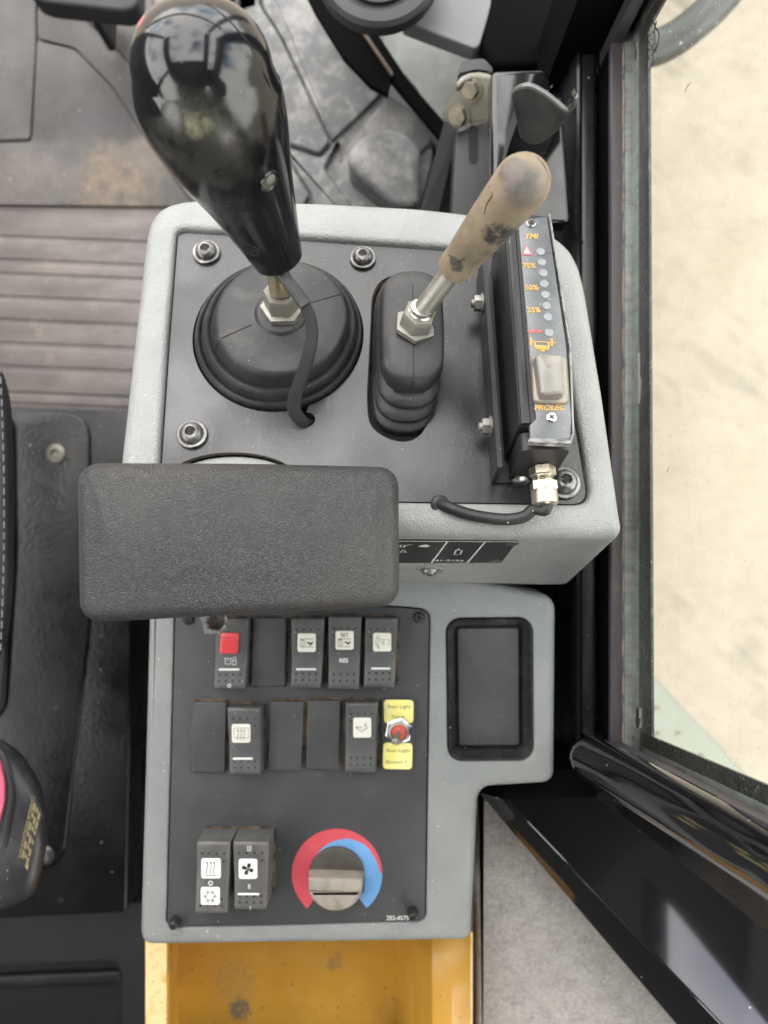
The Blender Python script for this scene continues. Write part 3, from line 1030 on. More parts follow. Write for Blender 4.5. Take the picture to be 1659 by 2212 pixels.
# black sheet standing for the dark gap under the arm
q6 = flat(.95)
MB().prism([hf_.xy(*q, -.19) for q in ((890, 280), (1120, 280), (1120, 480), (890, 480))], -.20, -.19).out('arm_void_sheet', M['hole'], hb)

# hinge plate with bolts
hp = flat(.68)
hg = thing('hinge_plate', 'plated steel hinge plate with two hex bolts beside the black panel', 'hinge', hp)
n_ = Vector((-.35, -.55, .75)).normalized()
hm = axis_m(hp.loc(1010, 215), n_)
hF = Fr(hp.m @ hm)
pl = rpoly([hF.xy(*q) for q in ((1000, 172), (1030, 163), (1066, 170), (1066, 262), (1030, 262), (990, 274), (956, 262), (955, 240))], .006, 4)
o = MB().prism(pl, -.004, 0, .001).out('plate', M['zinc_dk'], hg)
o.matrix_local = hm
for u, v in ((1018, 194), (993, 251), (1080, 196)):
    p = hF.loc(u, v, 0)
    b = MB()
    b.lathe([(.0105, 0), (.0105, .0018), (.006, .0018)], 20, T(p.x, p.y, 0))
    hexnut(b, T(p.x, p.y, .0018, .4), .0078, .0065)
    o = b.out('hex_bolt', M['bolt_dull'], hg)
    o.matrix_local = hm
b = MB()
arc = [hp.loc(u, v, .012) for u, v in ((984, 180), (996, 166), (1014, 158), (1036, 156), (1056, 160), (1070, 168))]
arc2 = [p + Vector((0.001, -.0045, -.004)) for p in arc]
b.loft([arc, arc2], False, False, False)
o = b.out('plate_rim', M['zinc'], hg)
so_ = o.modifiers.new('thick', 'SOLIDIFY')
so_.thickness = .004
MB().prism(rpoly([hp.xy(*q, .004) for q in ((1000, 128), (1046, 124), (1066, 146), (1066, 160), (1030, 154), (988, 164))], .003), -.03, .004, .002).out('hinge_block', M['dark_fr'], hg)

# bent hook
kf2 = flat(.50)
hk = thing('bent_hook', 'bent black steel hook plate folded into a scoop above the lever knob', 'hook', kf2)
rim = [(1118, 226, -.012), (1110, 208, -.004), (1119, 194, .004), (1143, 188, .010), (1170, 200, .008), (1196, 219, .004), (1216, 235, .0), (1229, 238, -.002), (1238, 228, .004), (1242, 210, .012), (1237, 195, .02)]
tip = [(1124, 268, -.03), (1128, 290, -.03), (1136, 302, -.03), (1148, 307, -.03), (1156, 308, -.03), (1166, 305, -.03), (1180, 296, -.03), (1194, 285, -.03), (1206, 272, -.03), (1216, 260, -.03), (1224, 250, -.03)]
R0 = spline([kf2.loc(*p) for p in rim], 4)
R1 = spline([kf2.loc(*p) for p in tip], 4)
rows = []
for k in range(7):
    t = k / 6
    rows.append([a.lerp(c, t) + Vector((0, 0, -.006 * math.sin(PI * t) * 0)) for a, c in zip(R0, R1)])
b = MB().loft(rows, False, False, False)
o = b.out('hook_plate', M['hook'], hk, sharp=60)
s_ = o.modifiers.new('thick', 'SOLIDIFY')
s_.thickness = .0035
s_.offset = 0
bv = o.modifiers.new('edge', 'BEVEL')
bv.width = .001
bv.segments = 2
MB().tube([p + Vector((0, .0006, .0005)) for p in R0[2:-4]], .0019, 8).out('hook_rim', M['hook_rim'], hk)  # rim highlight painted as a paler tube along the rubbed edge
MB().box(-.004, .004, -.005, .005, -.03, -.012, Matrix.Translation(kf2.loc(1180, 190, -.03))).out('hook_stem', M['plate_edge'], hk)
MB().box(-.02, .012, -.012, .004, -.09, -.02, Matrix.Translation(kf2.loc(1190, 190, -.03))).out('hook_mount', M['paint_s'], hk)

# ------------------------------------------------------------------ side window
XS = .2005
sw = thing('side_window', 'dusty cab side window in a grey rubber seal above the sandy yard', 'window', wf)
yf, yr = .385, -.194
seal = [(.1864, .026), (.1864, .0315), (.1872, .0325), (.1955, .0325), (.196, .0318), (.196, .026)]
MB().loft(sweep(wf, [(.1870, -.03), (.1870, .0259), (.1955, .0259), (.1955, -.03)], yf, yr - .004, 4)).out('seal_carrier', M['void'], sw)
MB().loft(sweep(wf, [(x, z) for x, z in seal], yf, yr - .004, 6)).out('seal_strip', M['seal'], sw)
b = MB()
pts = []
for k in range(60):
    t = k / 59
    pts.append(Vector((.1967 + .0003 * math.sin(k * 1.7), yf + (yr - yf) * t, .0318)))
b.tube(pts, [.0007 + .0005 * abs(math.sin(k * 2.3)) for k in range(60)], 6)
b.out('dust_bead', M['dust_line'], sw)
# primer band + adhesive: standing on the glass's lower edge, seen through it
MB().box(.2045, .2065, yr - .012, yf + .012, .0235, .0455).out('primer_band', M['band'], sw)
MB().loft([[(.2047, y, .0456), (.2067, y, .0456), (.2067, y, zt), (.2047, y, zt)] for y, zt in ((yr - .012, .0745), (yf + .012, .066))]).out('adhesive_strip', M['frit'], sw)
MB().box(.1975, .2044, yr - .012, yf + .012, .024, .0304).out('lower_channel', M['band'], sw)
# glass pane
GT = .62
MB().box(XS, XS + .004, yr - .02, yf + .02, .0305, GT).out('glass_pane', M['glass'], sw)
# front and rear uprights with seal + adhesive
LEAN = .152
def upright(name, y0, y1, sgn):
    # post inside the glass, seal toward the opening, adhesive on the glass
    k = LEAN if sgn < 0 else 0.0
    wd = .008 if sgn < 0 else .012
    def post(x0, x1, ya, yb, z0, nm, mt):
        MB().loft([[(x0, ya + k * z, z), (x1, ya + k * z, z), (x1, yb + k * z, z), (x0, yb + k * z, z)] for z in (z0, .3, .62)]).out(nm, M[mt], sw)
    post(.1865, .1955, y0, y0 + sgn * wd, .0, 'seal_strip', 'seal')
    post(.2045, .2065, y0, y0 - sgn * .011, .052, 'adhesive_strip', 'frit')
    post(.2046, .2066, y0, y0 + sgn * .03, .052, 'primer_band', 'band')
    post(.1956, .2068, y0 + sgn * (wd + .0002), y0 + sgn * .06, -.02, 'corner_flange', 'paint_s')
    if sgn < 0:
        post(.187, .1955, y0 - wd - .0005, y0 - .022, -.1, 'rear_post', 'paint_s')
upright('front', yf, yf + .02, 1)
upright('rear', yr, yr - .02, -1)
MB().loft([[(.15, yf + .012, z), (.1955, yf + .012, z), (.1955, yf + .07, z), (.15, yf + .07, z)] for z in (-.1, .3, .62)]).out('front_post', M['void'], sw)
MB().box(.1962, .2072, yr - .02, yf + .02, -.02, .0235).out('sill_flange', M['paint_s'], sw)
MB().box(.15, .2067, yr - .05, yf + .07, .62, .70).out('head_frame', M['paint_s'], sw)
# white patches painting slots of light, and a paint chip, in the band
def band_patch(u0, v0, u1, v1, h, name, mtl):
    # vertical face on the adhesive plane x = .2043
    pts = []
    for u, v in ((u0, v0), (u1, v0), (u1, v1), (u0, v1)):
        r = ray(u, v)
        t = .2043 / r.x
        p = CAM + r * t
        pts.append(wf.i @ p)
    b = MB()
    b.f.append(tuple(b.add(pts)))
    b.loft([pts, [q + Vector((.0001, 0, 0)) for q in pts]])
    return b.out(name, mtl, sw)
band_patch(1378, 762, 1387, 872, 0, 'light_slot_chip', M['whitep'])
band_patch(1374, 1530, 1386, 1572, 0, 'light_slot_chip', M['whitep'])
band_patch(1371, 92, 1378, 130, 0, 'light_slot_chip', M['whitep'])
# etched lettering on the glass
def on_glass(u, v):
    r = ray(u, v)
    p = CAM + r * ((XS - .0006) / r.x)
    return wf.i @ p
gm = Matrix(((0, 0, -1, 0), (-1, 0, 0, 0), (0, 1, 0, 0), (0, 0, 0, 1)))
for u, v, s_, tx in ((1409, 96, .0068, 'SECURITE'), (1402, 102, .0068, 'PRODUCT'), (1397, 108, .0045, 'M 277 DOT 445')):
    p = on_glass(u, v)
    text(tx, s_, Matrix.Translation(p) @ gm, M['blackp'], sw, sx=1.15, bold=.0001)
b = MB()
pa = [on_glass(u, v) for u, v in ((1413, 50), (1416, 60), (1421, 66), (1424, 76), (1422, 90), (1418, 104), (1416, 112))]
pb = [on_glass(u, v) for u, v in ((1418, 46), (1415, 58), (1414, 66), (1415, 90), (1416, 104), (1412, 114))]
for pp in (pa, pb):
    b.tube(spline(pp, 5), .0006, 5)
b.out('etched_mark', M['blackp'], sw)
for u0, v0, u1, v1 in ((1480, 198, 1486, 182), (1487, 186, 1493, 176), (1440, 1020, 1446, 1008)):
    MB().tube([on_glass(u0, v0), on_glass(u1, v1)], .0002, 4).out('glass_scratch', M['frit'], sw)

# ------------------------------------------------------------------ grab rail + lower right frame
gr = thing('grab_rail', 'gloss black upright tube with rounded end beside the rear window corner', 'rail', wf)
pts = [wf.wl(u, v, d) for u, v, d in ((1281, 1640, .560), (1330, 1667, .528), (1430, 1724, .470), (1540, 1788, .414), (1660, 1858, .365), (1790, 1936, .318), (2300, 2240, .213))]
MB().tube(spline(pts, 6), [.0172] * 37, 24, round_ends=True).out('rail_tube', M['paint'], gr)
b = MB()
b.box(-.006, .014, -.006, .010, -.08, .0, Matrix.Translation(wf.wl(1330, 1668, .57)))
b.out('rail_foot', M['paint_s'], gr)

lr = thing('rear_channel', 'gloss black folded steel channel running diagonally above the grey felt', 'cab frame', wf)
# lip: outer bevel and crest; then channel bottom
A0, A1 = wf.wl(1036, 1713, .645), wf.wl(1472, 2225, .645)
B0, B1 = wf.wl(1089, 1727, .622), wf.wl(1567, 2225, .622)
ext = 1.5
def exd(a, c):
    return a + (c - a) * ext
C0, C1 = wf.wl(1096, 1727, .6225), wf.wl(1575, 2225, .6225)
D0, D1 = wf.wl(1285, 1722, .624), wf.wl(1720, 2046, .624)
E0, E1 = wf.wl(1350, 1660, .600), wf.wl(1800, 1985, .60)
row0 = [A0 + Vector((0, 0, -.06)), A0, A0.lerp(B0, .5) + Vector((0, 0, .004)), B0, B0.lerp(C0, .5) + Vector((0, 0, .0003)), C0, C0.lerp(D0, .5), D0, E0, E0 + Vector((0, 0, -.1))]
row1 = [exd(a, c) for a, c in zip(row0, [A1 + Vector((0, 0, -.06)), A1, A1.lerp(B1, .5) + Vector((0, 0, .004)), B1, B1.lerp(C1, .5) + Vector((0, 0, .0003)), C1, C1.lerp(D1, .5), D1, E1, E1 + Vector((0, 0, -.1))])]
MB().loft([row0, row1], False, False, False).out('channel_sheet', M['paint'], lr, sharp=20)
b = MB()
b.loft([[p, p + Vector((0, .02, -.01)), p + Vector((0, .02, -.1)), p + Vector((0, 0, -.1))] for p in (row0[1], row0[3], row0[5], row0[7], row0[8])], True)
b.out('channel_end', M['void'], lr)
# grey felt side panel
ff = flat(.70)
fe = thing('felt_panel', 'triangular grey felt lining panel beside the yellow box', 'lining', ff)
MB().prism(rpoly([ff.xy(*q) for q in ((1032, 1700), (1052, 1712), (1640, 2380), (1030, 2360))], .004), -.03, 0, .006).out('felt_sheet', M['felt'], fe)

# ================================================================== OUTSIDE
df = flat(1.55)
dk = thing('outer_deck_plate', 'pale green painted deck plate with screw heads outside the window', 'deck plate', df)
MB().prism([df.xy(*q) for q in ((1300, 1345), (1412, 1462), (1560, 1618), (1760, 1830), (1760, 2000), (1300, 2000))], -.06, 0, .004).out('deck_sheet', M['deck'], dk)
for u, v in ((1419, 1533), (1419, 1588), (1465, 1587), (1514, 1636), (1418, 1640), (1466, 1640), (1560, 1690)):
    p = df.loc(u, v)
    MB().lathe([(.0075, 0), (.0075, .001), (.005, .002), (.0045, .0035), (.003, .004)], 16, T(p.x, p.y, 0)).out('screw_head', M['rivet'], dk)
of = flat(.92)
ht = thing('exterior_handrail', 'curved grey tube handrail outside the top corner of the window', 'handrail', of)
pts = [of.wl(u, v, .92) for u, v in ((1290, 125), (1400, 108), (1450, 88), (1500, 52), (1548, 8), (1600, -55), (1680, -170))]
MB().tube(spline(pts, 6), .0205, 20).out('rail_tube', M['rail'], ht)

# ================================================================== UPPER CONSOLE
def weld(o, d=1e-5, sharp=35):
    bm = bmesh.new()
    bm.from_mesh(o.data)
    bmesh.ops.remove_doubles(bm, verts=bm.verts, dist=d)
    bmesh.ops.recalc_face_normals(bm, faces=bm.faces)
    bm.to_mesh(o.data)
    bm.free()
    o.data.polygons.foreach_set('use_smooth', [True] * len(o.data.polygons))
    o.data.set_sharp_from_angle(angle=rad(sharp))
    return o


def body_with_holes(outer, holes, zt, zb, r, rh, deep):
    """outer and holes are ccw polygons at the top; rounded rims"""
    b = MB()
    outer = ccw(outer)
    rings = [[(x, y, zb) for x, y in outer], [(x, y, zb * .5) for x, y in outer]]
    for k in range(6):
        a = PI / 2 * k / 5
        rings.append([(x, y, zt - r + r * math.sin(a)) for x, y in inset(outer, r * (1 - math.cos(a)))])
    b.loft(rings, True, True, False)
    hs = []
    for h, dz in zip(holes, deep):
        h = ccw(h)
        rr = []
        for k in range(4):
            a = PI / 2 * k / 3
            rr.append([(x, y, zt - rh + rh * math.cos(a)) for x, y in inset(h, -rh * (1 - math.sin(a)))])
        rr.append([(x, y, zt - dz) for x, y in h])
        b.loft(rr, True, False, False)
        hs.append([(p[0], p[1]) for p in rr[0]])
    o = [(p[0], p[1]) for p in rings[-1]]
    pts = o + [p for h in hs for p in h]
    tris = tessellate_polygon([[Vector((x, y, 0)) for x, y in l] for l in [o] + hs])
    ids = b.add([(x, y, zt) for x, y in pts])
    for t in tris:
        b.f.append(tuple(ids[i] for i in t))
    return b


uc = thing('control_console', 'grey armrest side console with dark top plate carrying joystick and lever', 'control console', UF)
RIM = .0045
out_px = [(316, 530), (324, 486), (348, 456), (392, 440), (450, 437), (700, 444), (900, 455), (1000, 466), (1100, 484), (1180, 508), (1222, 534), (1248, 574), (1262, 630), (1300, 860), (1337, 1120), (1342, 1146), (1331, 1163), (1290, 1165), (862, 1157), (262, 1150), (255, 1120), (263, 1000), (290, 760)]
outer = rpoly([UF.xy(u, v, -.003) for u, v in out_px], .008, 4)
plate_px = [(385, 508), (400, 503), (560, 513), (780, 530), (949, 541), (1165, 562), (1190, 600), (1241, 917), (1266, 1066), (1258, 1084), (1240, 1089), (900, 1084), (352, 1076), (344, 1066), (350, 1000), (366, 760)]
plate_o = rpoly([UF.xy(u, v, 0) for u, v in plate_px], .0045, 4)
recess = inset(ccw(plate_o), -.0014)
b = body_with_holes(outer, [recess], RIM, -.1345, .010, .0035, [.012])
ub = weld(b.out('console_body', M['console'], uc))
MB().prism(inset(ccw(outer), .014), -.011, -.010).out('cavity_floor', M['hole'], uc)

# holes of the plate
def cpt(u, v, h=0):
    return UF.loc(u, v, h)


jc = cpt(601, 722)
JR = .0588
hole1 = circle(jc.x, jc.y, JR, 64)
# notch where the braid enters
nk = cpt(664, 906)
notch = circle(nk.x, nk.y, .0052, 18)
# merge notch into the ring hole: replace the arc near the notch
hole1m = [p for p in hole1 if math.hypot(p[0] - nk.x, p[1] - nk.y) > .0048]
ang0 = math.atan2(nk.y - jc.y, nk.x - jc.x)
arc = [p for p in notch if math.hypot(p[0] - jc.x, p[1] - jc.y) > JR]
arc.sort(key=lambda p: math.atan2(p[1] - jc.y, p[0] - jc.x) )
allp = hole1m + arc
allp.sort(key=lambda p: math.atan2(p[1] - jc.y, p[0] - jc.x))
# keep notch points in walking order around the notch centre
tan = Vector((-(nk.y - jc.y), nk.x - jc.x)).normalized()
arc.sort(key=lambda p: math.atan2((Vector((p[0] - nk.x, p[1] - nk.y))).dot(tan), (Vector((p[0] - nk.x, p[1] - nk.y))).dot(Vector((nk.x - jc.x, nk.y - jc.y)).normalized())))
base = sorted(hole1m, key=lambda p: (math.atan2(p[1] - jc.y, p[0] - jc.x) - ang0) % (2 * PI))
hole1f = base + arc
lc = cpt(868, 772)
slot_px = [(800, 700), (803, 636), (822, 604), (866, 589), (905, 596), (925, 620), (932, 800), (934, 880), (925, 915), (905, 946), (872, 957), (830, 946), (796, 918), (792, 860)]
hole2 = rpoly([UF.xy(u, v) for u, v in slot_px], .006, 4)
dc = cpt(503, 1047)
hole3 = [UF.xy(503 + 150 * math.cos(2 * PI * k / 40), 1047 + 70 * math.sin(2 * PI * k / 40)) for k in range(40)]
hole3 = [p for p in hole3 if p[1] > min(q[1] for q in plate_o) + .004]
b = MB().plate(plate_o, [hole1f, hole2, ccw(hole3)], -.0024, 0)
M['plate'] = mat('dark scuffed laminate plate with painted sheen', (.014, .0145, .017), .27, spec=.55, var=[((.045, .047, .052), 9, .46, .72, .85), ((.034, .032, .029), 40, .5, .7, .5)],
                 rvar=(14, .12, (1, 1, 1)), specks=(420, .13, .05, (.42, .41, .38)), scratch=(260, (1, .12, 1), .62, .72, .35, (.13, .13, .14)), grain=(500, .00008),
                 blobs=[(UF.loc(385, 860), .055, 26, .16, .52, (.075, .075, .08), .24), (UF.loc(640, 1000), .075, 22, .16, .55, (.065, .066, .07), .22), (UF.loc(930, 960), .04, 30, .2, .55, (.05, .05, .055), .3), (UF.loc(400, 560), .035, 30, .2, .55, (.05, .05, .055), .3)])  # blobs: paler patches paint soft sheen into the colour, over real scuffs
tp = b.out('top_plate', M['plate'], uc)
# brown laminate edge just below the plate
MB().plate(inset(ccw(plate_o), -.0005), [inset(cw(hole1f)[::-1], -.0004), inset(ccw(hole2), .0006), ccw(hole3)], -.0042, -.0025).out('plate_edge', M['plate_edge'], uc)
MB().prism(inset(ccw(hole3), .001), -.006, -.0045, .001).out('dish_insert', M['dish'], uc)
for u, v, r, h in ((447, 548, .0078, .0062), (784, 560, .0074, .006), (416, 940, .0080, .0062), (1217, 1045, .0085, .0078)):
    p = cpt(u, v)
    torx(uc, 'plate_screw', T(p.x, p.y, .0012, rnd.random() * 3), r, h, M['screw'], r * 1.26, M['screw'])

# rear face: label and recessed screw
e0, e1 = UF.loc(862, 1157, -.003), UF.loc(1331, 1163, -.003)
exv = (e1 - e0)
exv.z = 0
exv.normalize()
RF = Fr(UF.m @ Matrix.Translation(e0) @ Matrix(((exv.x, 0, exv.y, 0), (exv.y, 0, -exv.x, 0), (0, 1, 0, 0), (0, 0, 0, 1))))
toU = UF.i @ RF.m
def rf_out(b, name, mtl, parent):
    o = b.out(name, mtl, parent)
    o.matrix_local = toU
    return o
pl = [(700, 1163), (862, 1164.6), (1119, 1166), (1083, 1214), (862, 1214.5), (690, 1215)]
rp = rf_out(MB().prism([RF.xy(*q) for q in pl], -.001, .0006), 'diagram_plate', M['labelblk'], uc)
b = MB()
for a, c, wd in (((700, 1165.5), (1117, 1167.5), .0012), ((966.5, 1167), (932, 1213.5), .0011), ((1048.5, 1167), (1009, 1213.5), .0011)):
    b.ribbon([RF.xy(*a), RF.xy(*c)], wd, .0009)
# pictograms
def pic(lst, wd):
    for l in lst:
        b.ribbon([RF.xy(*q) for q in l], wd, .0009)
pic([[(981, 1195), (985, 1186), (998, 1186), (994, 1195), (981, 1195)], [(986, 1184), (995, 1184)], [(990, 1186), (991, 1182)],
     [(864, 1176), (868, 1174), (874, 1175), (873, 1179), (866, 1179), (864, 1176)], [(874, 1176), (884, 1174), (892, 1173.5)],
     [(863, 1191), (870, 1186), (878, 1190), (866, 1190)], [(869, 1185), (878, 1185)]], .0009)
b.flatpoly([RF.xy(*q) for q in ((902, 1177), (912, 1175), (918, 1173.5), (924, 1174), (930, 1177), (922, 1179), (914, 1179))], .0009)
o = rf_out(b, 'diagram_print', M['whitep'], uc)
p = RF.loc(973, 1211, .0009)
o2 = text('141-9193 3', .0062, toU @ T(p.x, p.y, .0009), M['whitep'], uc, sx=1.0, bold=.00008)
for u, v in ((1106, 1174), (1070.5, 1212)):
    p = RF.loc(u, v, .0006)
    bb = MB().lathe([(.0044, -.0002), (.0044, .0005), (.0038, .0007), (.0018, .0003)], 18, T(p.x, p.y, .0004))
    rf_out(bb, 'rivet', M['plate_edge'], uc)
p = RF.loc(928, 1230, 0)
bb = MB().lathe([(.0105, .0002), (.0098, .0012), (.0086, .0006), (.0075, .0003)], 28, T(p.x, p.y, 0))
rf_out(bb, 'screw_cup', M['console'], uc)
torx(uc, 'face_screw', toU @ T(p.x, p.y, .0005), .0062, .004, M['screw'])

# ================================================================== JOYSTICK
JF = UF.at((jc.x, jc.y, 0))
js = thing('joystick', 'glossy black teardrop joystick standing on a round rubber boot', 'joystick', JF)
lean = Vector((.0052, .0, 0))
prof = [(.0575, -.008), (.0575, .0015), (.0570, .0042), (.0555, .0056), (.0540, .0050), (.0533, .0030), (.0527, .0034), (.0524, .0075), (.0515, .0110), (.0497, .0128), (.0478, .0120), (.0468, .0108), (.0460, .0125), (.0452, .0165), (.0443, .0205), (.0430, .0228), (.041, .0240), (.030, .0252), (.0185, .0262), (.0175, .0264), (.0168, .0280), (.0155, .0290), (.010, .0292)]
rings = []
for r, z in prof:
    s = lean * max(0, z / .024)
    rings.append([(s.x + r * math.cos(2 * PI * k / 64), s.y + r * math.sin(2 * PI * k / 64), z) for k in range(64)])
MB().loft(rings, True, False, True).out('rubber_boot', M['rubber'], js, sharp=60)
# moulding lines on the boot
for a0 in (rad(205), rad(22)):
    pts = [Vector((lean.x * z / .024 + r * math.cos(a0), r * math.sin(a0), z + .0001)) for r, z in ((.021, .0260), (.03, .0252), (.041, .0241), (.0447, .0200), (.0462, .0120), (.0478, .0122))]
    MB().tube(pts, .0003, 5).out('mould_line', M['rubber_dk'], js)
sp = [JF.wl(u, v, d) for u, v, d in ((597, 549, .447), (541, 420, .4135), (500, 330, .391), (467, 252, .371), (449, 205, .361), (437, 150, .352))]
ra = [.0158, .0252, .0322, .0357, .0362, .0335]
base0 = JF.wl(616, 655, .476)
adir = (sp[2] - sp[0]).normalized()
# metal: hex flange + nut + rod
nz = (JF.wl(610, 575, .452) - base0).normalized()
nm = axis_m(Vector((lean.x * 1.2 + .0008, .001, .0285)), (nz + Vector((0, 0, 1.2))).normalized())
b = MB()
hexnut(b, nm @ T(0, 0, 0, .25), .0146, .0042)
b.out('hex_flange', M['zinc'], js)
b = MB()
hexnut(b, nm @ T(0, 0, .0042, .12), .0118, .0125, .16)
b.out('lock_nut', M['zinc'], js)
r0 = nm @ Vector((0, 0, .0165))
MB().tube([r0, r0.lerp(sp[0], .5), sp[0], sp[1]], .0072, 20).out('rod', M['zinc_y'], js)
# grip
SP = spline([Vector((*p, r)) if False else p.to_4d() * 1.0 for p in sp], 1)
cen = spline(sp, 8)
rr_ = [v.x for v in spline([Vector((r, 0)) for r in ra], 8)]
tg = [(cen[min(i + 1, len(cen) - 1)] - cen[max(i - 1, 0)]).normalized() for i in range(len(cen))]
NS = 56
def grip_ring(c, t, r, n):
    n = (n - t * n.dot(t)).normalized()
    bn = t.cross(n)
    return [c + (n * math.cos(2 * PI * k / NS) + bn * math.sin(2 * PI * k / NS)) * r for k in range(NS)], n
rings = []
n = Vector((1, 0, 0))
for k, (zz, q) in enumerate(((-.0045, .86), (-.0043, .92), (-.0037, .955), (-.0025, .975), (-.001, .99))):
    r_, n = grip_ring(cen[0] + tg[0] * zz, tg[0], rr_[0] * q, n)
    rings.append(r_)
for c, t, r in zip(cen, tg, rr_):
    r_, n = grip_ring(c, t, r, n)
    rings.append(r_)
for k in range(1, 12):
    a = PI / 2 * k / 12
    r_, n = grip_ring(cen[-1] + tg[-1] * rr_[-1] * math.sin(a) * .88, tg[-1], rr_[-1] * math.cos(a) ** .9, n)
    rings.append(r_)
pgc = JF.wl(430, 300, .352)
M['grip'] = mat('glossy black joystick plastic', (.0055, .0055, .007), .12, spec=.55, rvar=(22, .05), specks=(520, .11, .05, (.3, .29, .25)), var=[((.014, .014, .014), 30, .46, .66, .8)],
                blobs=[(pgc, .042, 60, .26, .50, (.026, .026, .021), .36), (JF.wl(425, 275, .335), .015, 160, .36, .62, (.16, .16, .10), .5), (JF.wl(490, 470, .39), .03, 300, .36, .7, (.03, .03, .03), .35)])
gm_ = MB().loft(rings)
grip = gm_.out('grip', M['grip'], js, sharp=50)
gb = BVHTree.FromPolygons([JF.m @ v for v in gm_.v], gm_.f)
def on(bvh, fr, u, v):
    d = ray(u, v).normalized()
    h, nn, _, _ = bvh.ray_cast(CAM, d)
    if h is None:
        return None, None
    if nn.dot(d) > 0:
        nn = -nn
    return fr.i @ h, (fr.i.to_3x3() @ nn).normalized()
# parting seam down the right side and round the crown
for off, r_ in ((0.0, .00035),):
    pts = []
    for (u, v) in ((446, 8), (492, 42), (540, 100), (585, 190), (606, 250), (622, 330), (629, 420), (637, 500)):
        p, nn = on(gb, JF, u, v)
        if p is not None:
            pts.append(p + nn * .0000)
    if len(pts) > 3:
        MB().tube(spline(pts, 6), .0004, 6).out('parting_seam', M['hole'], grip)
pts = []
for (u, v) in ((318, 60), (345, 42), (392, 30), (440, 40), (478, 62)):
    p, nn = on(gb, JF, u, v)
    if p is not None:
        pts.append(p)
if len(pts) > 3:
    MB().tube(spline(pts, 6), .0004, 6).out('parting_seam', M['hole'], grip)
p, nn = on(gb, JF, 581, 392)
if p is not None:
    m_ = axis_m(p, nn)
    MB().lathe([(.0062, -.001), (.0062, .0002), (.0056, .0006), (.0048, .0002), (.0046, -.0002)], 24, m_).out('screw_cup', M['gloss'], grip)
    MB().lathe([(.0045, -.0002), (.0045, .0001), (.0, .0001)], 20, m_).out('cup_floor', M['zinc_dk'], grip)
    MB().lathe([(.0028, 0), (.0028, .0006), (.0018, .0008)], 16, m_ @ T(.0008, .0012, .0001)).out('screw_head', M['zinc'], grip)
p, nn = on(gb, JF, 543, 541)
if p is not None:
    m_ = axis_m(p, nn)
    MB().lathe([(.0052, -.0006), (.0052, .0001), (.0047, .0003), (.0042, .0000), (0, -.0000)], 24, m_).out('cable_port', M['hole'], grip)
p, nn = on(gb, JF, 300, 48)
if p is not None:
    m_ = axis_m(p - nn * .0042, (nn + Vector((-.5, .3, 0))).normalized())
    MB().lathe([(.0058, -.003), (.0058, .002), (.005, .0030), (.003, .0035)], 24, m_).out('thumb_button', M['redbtn'], grip)
# cable: heat shrink then braid into the notch
cp = [JF.wl(u, v, d) for u, v, d in ((594, 566, .446), (612, 596, .448), (640, 632, .4495), (660, 660, .4505))]
MB().tube(spline(cp, 6), [.0040 * (1 - .03 * math.sin(k)) for k in range(19)], 18, flatten=.75).out('shrink_sleeve', M['braid_shrink'], js)
cp = [JF.wl(u, v, d) for u, v, d in ((656, 655, .4505), (671, 690, .454), (674, 725, .457), (667, 765, .4595), (652, 815, .4655), (637, 858, .472), (636, 888, .477), (650, 908, .482), (663, 916, .488), (668, 914, .50))]
cs = spline(cp, 8)
wv = [.0036 + .0008 * min(1, k / 40) - .0006 * max(0, (k - 52) / 20) for k in range(len(cs))]
MB().tube(cs, wv, 20, flatten=.45, uv=True, up=(CAM - JF.m @ cs[0]).normalized()).out('braided_sleeve', M['braid'], js, sharp=80)

# ================================================================== SECOND LEVER
LFm = UF.at((lc.x, lc.y, 0))
lv = thing('hand_lever', 'worn tan handled hand lever rising from an oblong rubber bellows boot', 'lever', LFm)
def caps(cx, cy, hw, hl, n=48):
    out = []
    for k in range(n):
        a = 2 * PI * k / n
        x, y = math.cos(a), math.sin(a)
        out.append((cx + hw * (abs(x) ** .75) * (1 if x > 0 else -1), cy + (hl - hw) * (1 if y > 0 else -1) * min(1, abs(y) * 3) + hw * y))
    return out
lvls = [(-.010, 0, .0000, .0205, .0540), (-.001, 0, 0, .0214, .0552), (.0008, .0004, .0004, .0205, .0545), (.0022, .0008, .0010, .0165, .0500), (.0036, .001, .0016, .0185, .0515), (.0055, .0012, .0020, .0212, .0532), (.0085, .0016, .0024, .0211, .0528), (.0102, .0020, .0030, .0180, .0490), (.0112, .0021, .0032, .0164, .0470), (.0124, .0024, .0036, .0188, .0480), (.0145, .0028, .0040, .0211, .0494), (.0172, .0031, .0046, .0210, .0486), (.0188, .0034, .0050, .0180, .0448),
        (.0198, .0036, .0052, .0166, .0430), (.0212, .0038, .0054, .0190, .0430), (.0235, .0042, .0056, .0207, .0430), (.0285, .0046, .0058, .0207, .0416), (.0318, .0050, .0058, .0200, .0400), (.0336, .0052, .0058, .0182, .0380), (.0345, .0052, .0058, .0130, .0320)]
rings = []
for z, cx_, cy_, hw, hl in lvls:
    rings.append([(x, y, z) for x, y in caps(cx_ + .0012, cy_, hw, hl)])
MB().loft(rings, True, False, True).out('bellows_boot', M['rubber'], lv, sharp=70)
MB().tube([Vector((.0064, -.036, .0343)), Vector((.0062, -.0365, .0315)), Vector((.0058, -.0372, .0275)), Vector((.0052, -.0384, .0235))], .00035, 5).out('mould_line', M['rubber_dk'], lv)
MB().tube([Vector((.0064, -.034, .0347)), Vector((.0064, .034, .0347))], .00025, 5).out('mould_line', M['rubber_dk'], lv)
nb = LFm.wl(896, 703, .470)
hb0, ht0 = LFm.wl(984, 575, .440), LFm.wl(1127, 396, .380)
lax = (hb0 - nb).normalized()
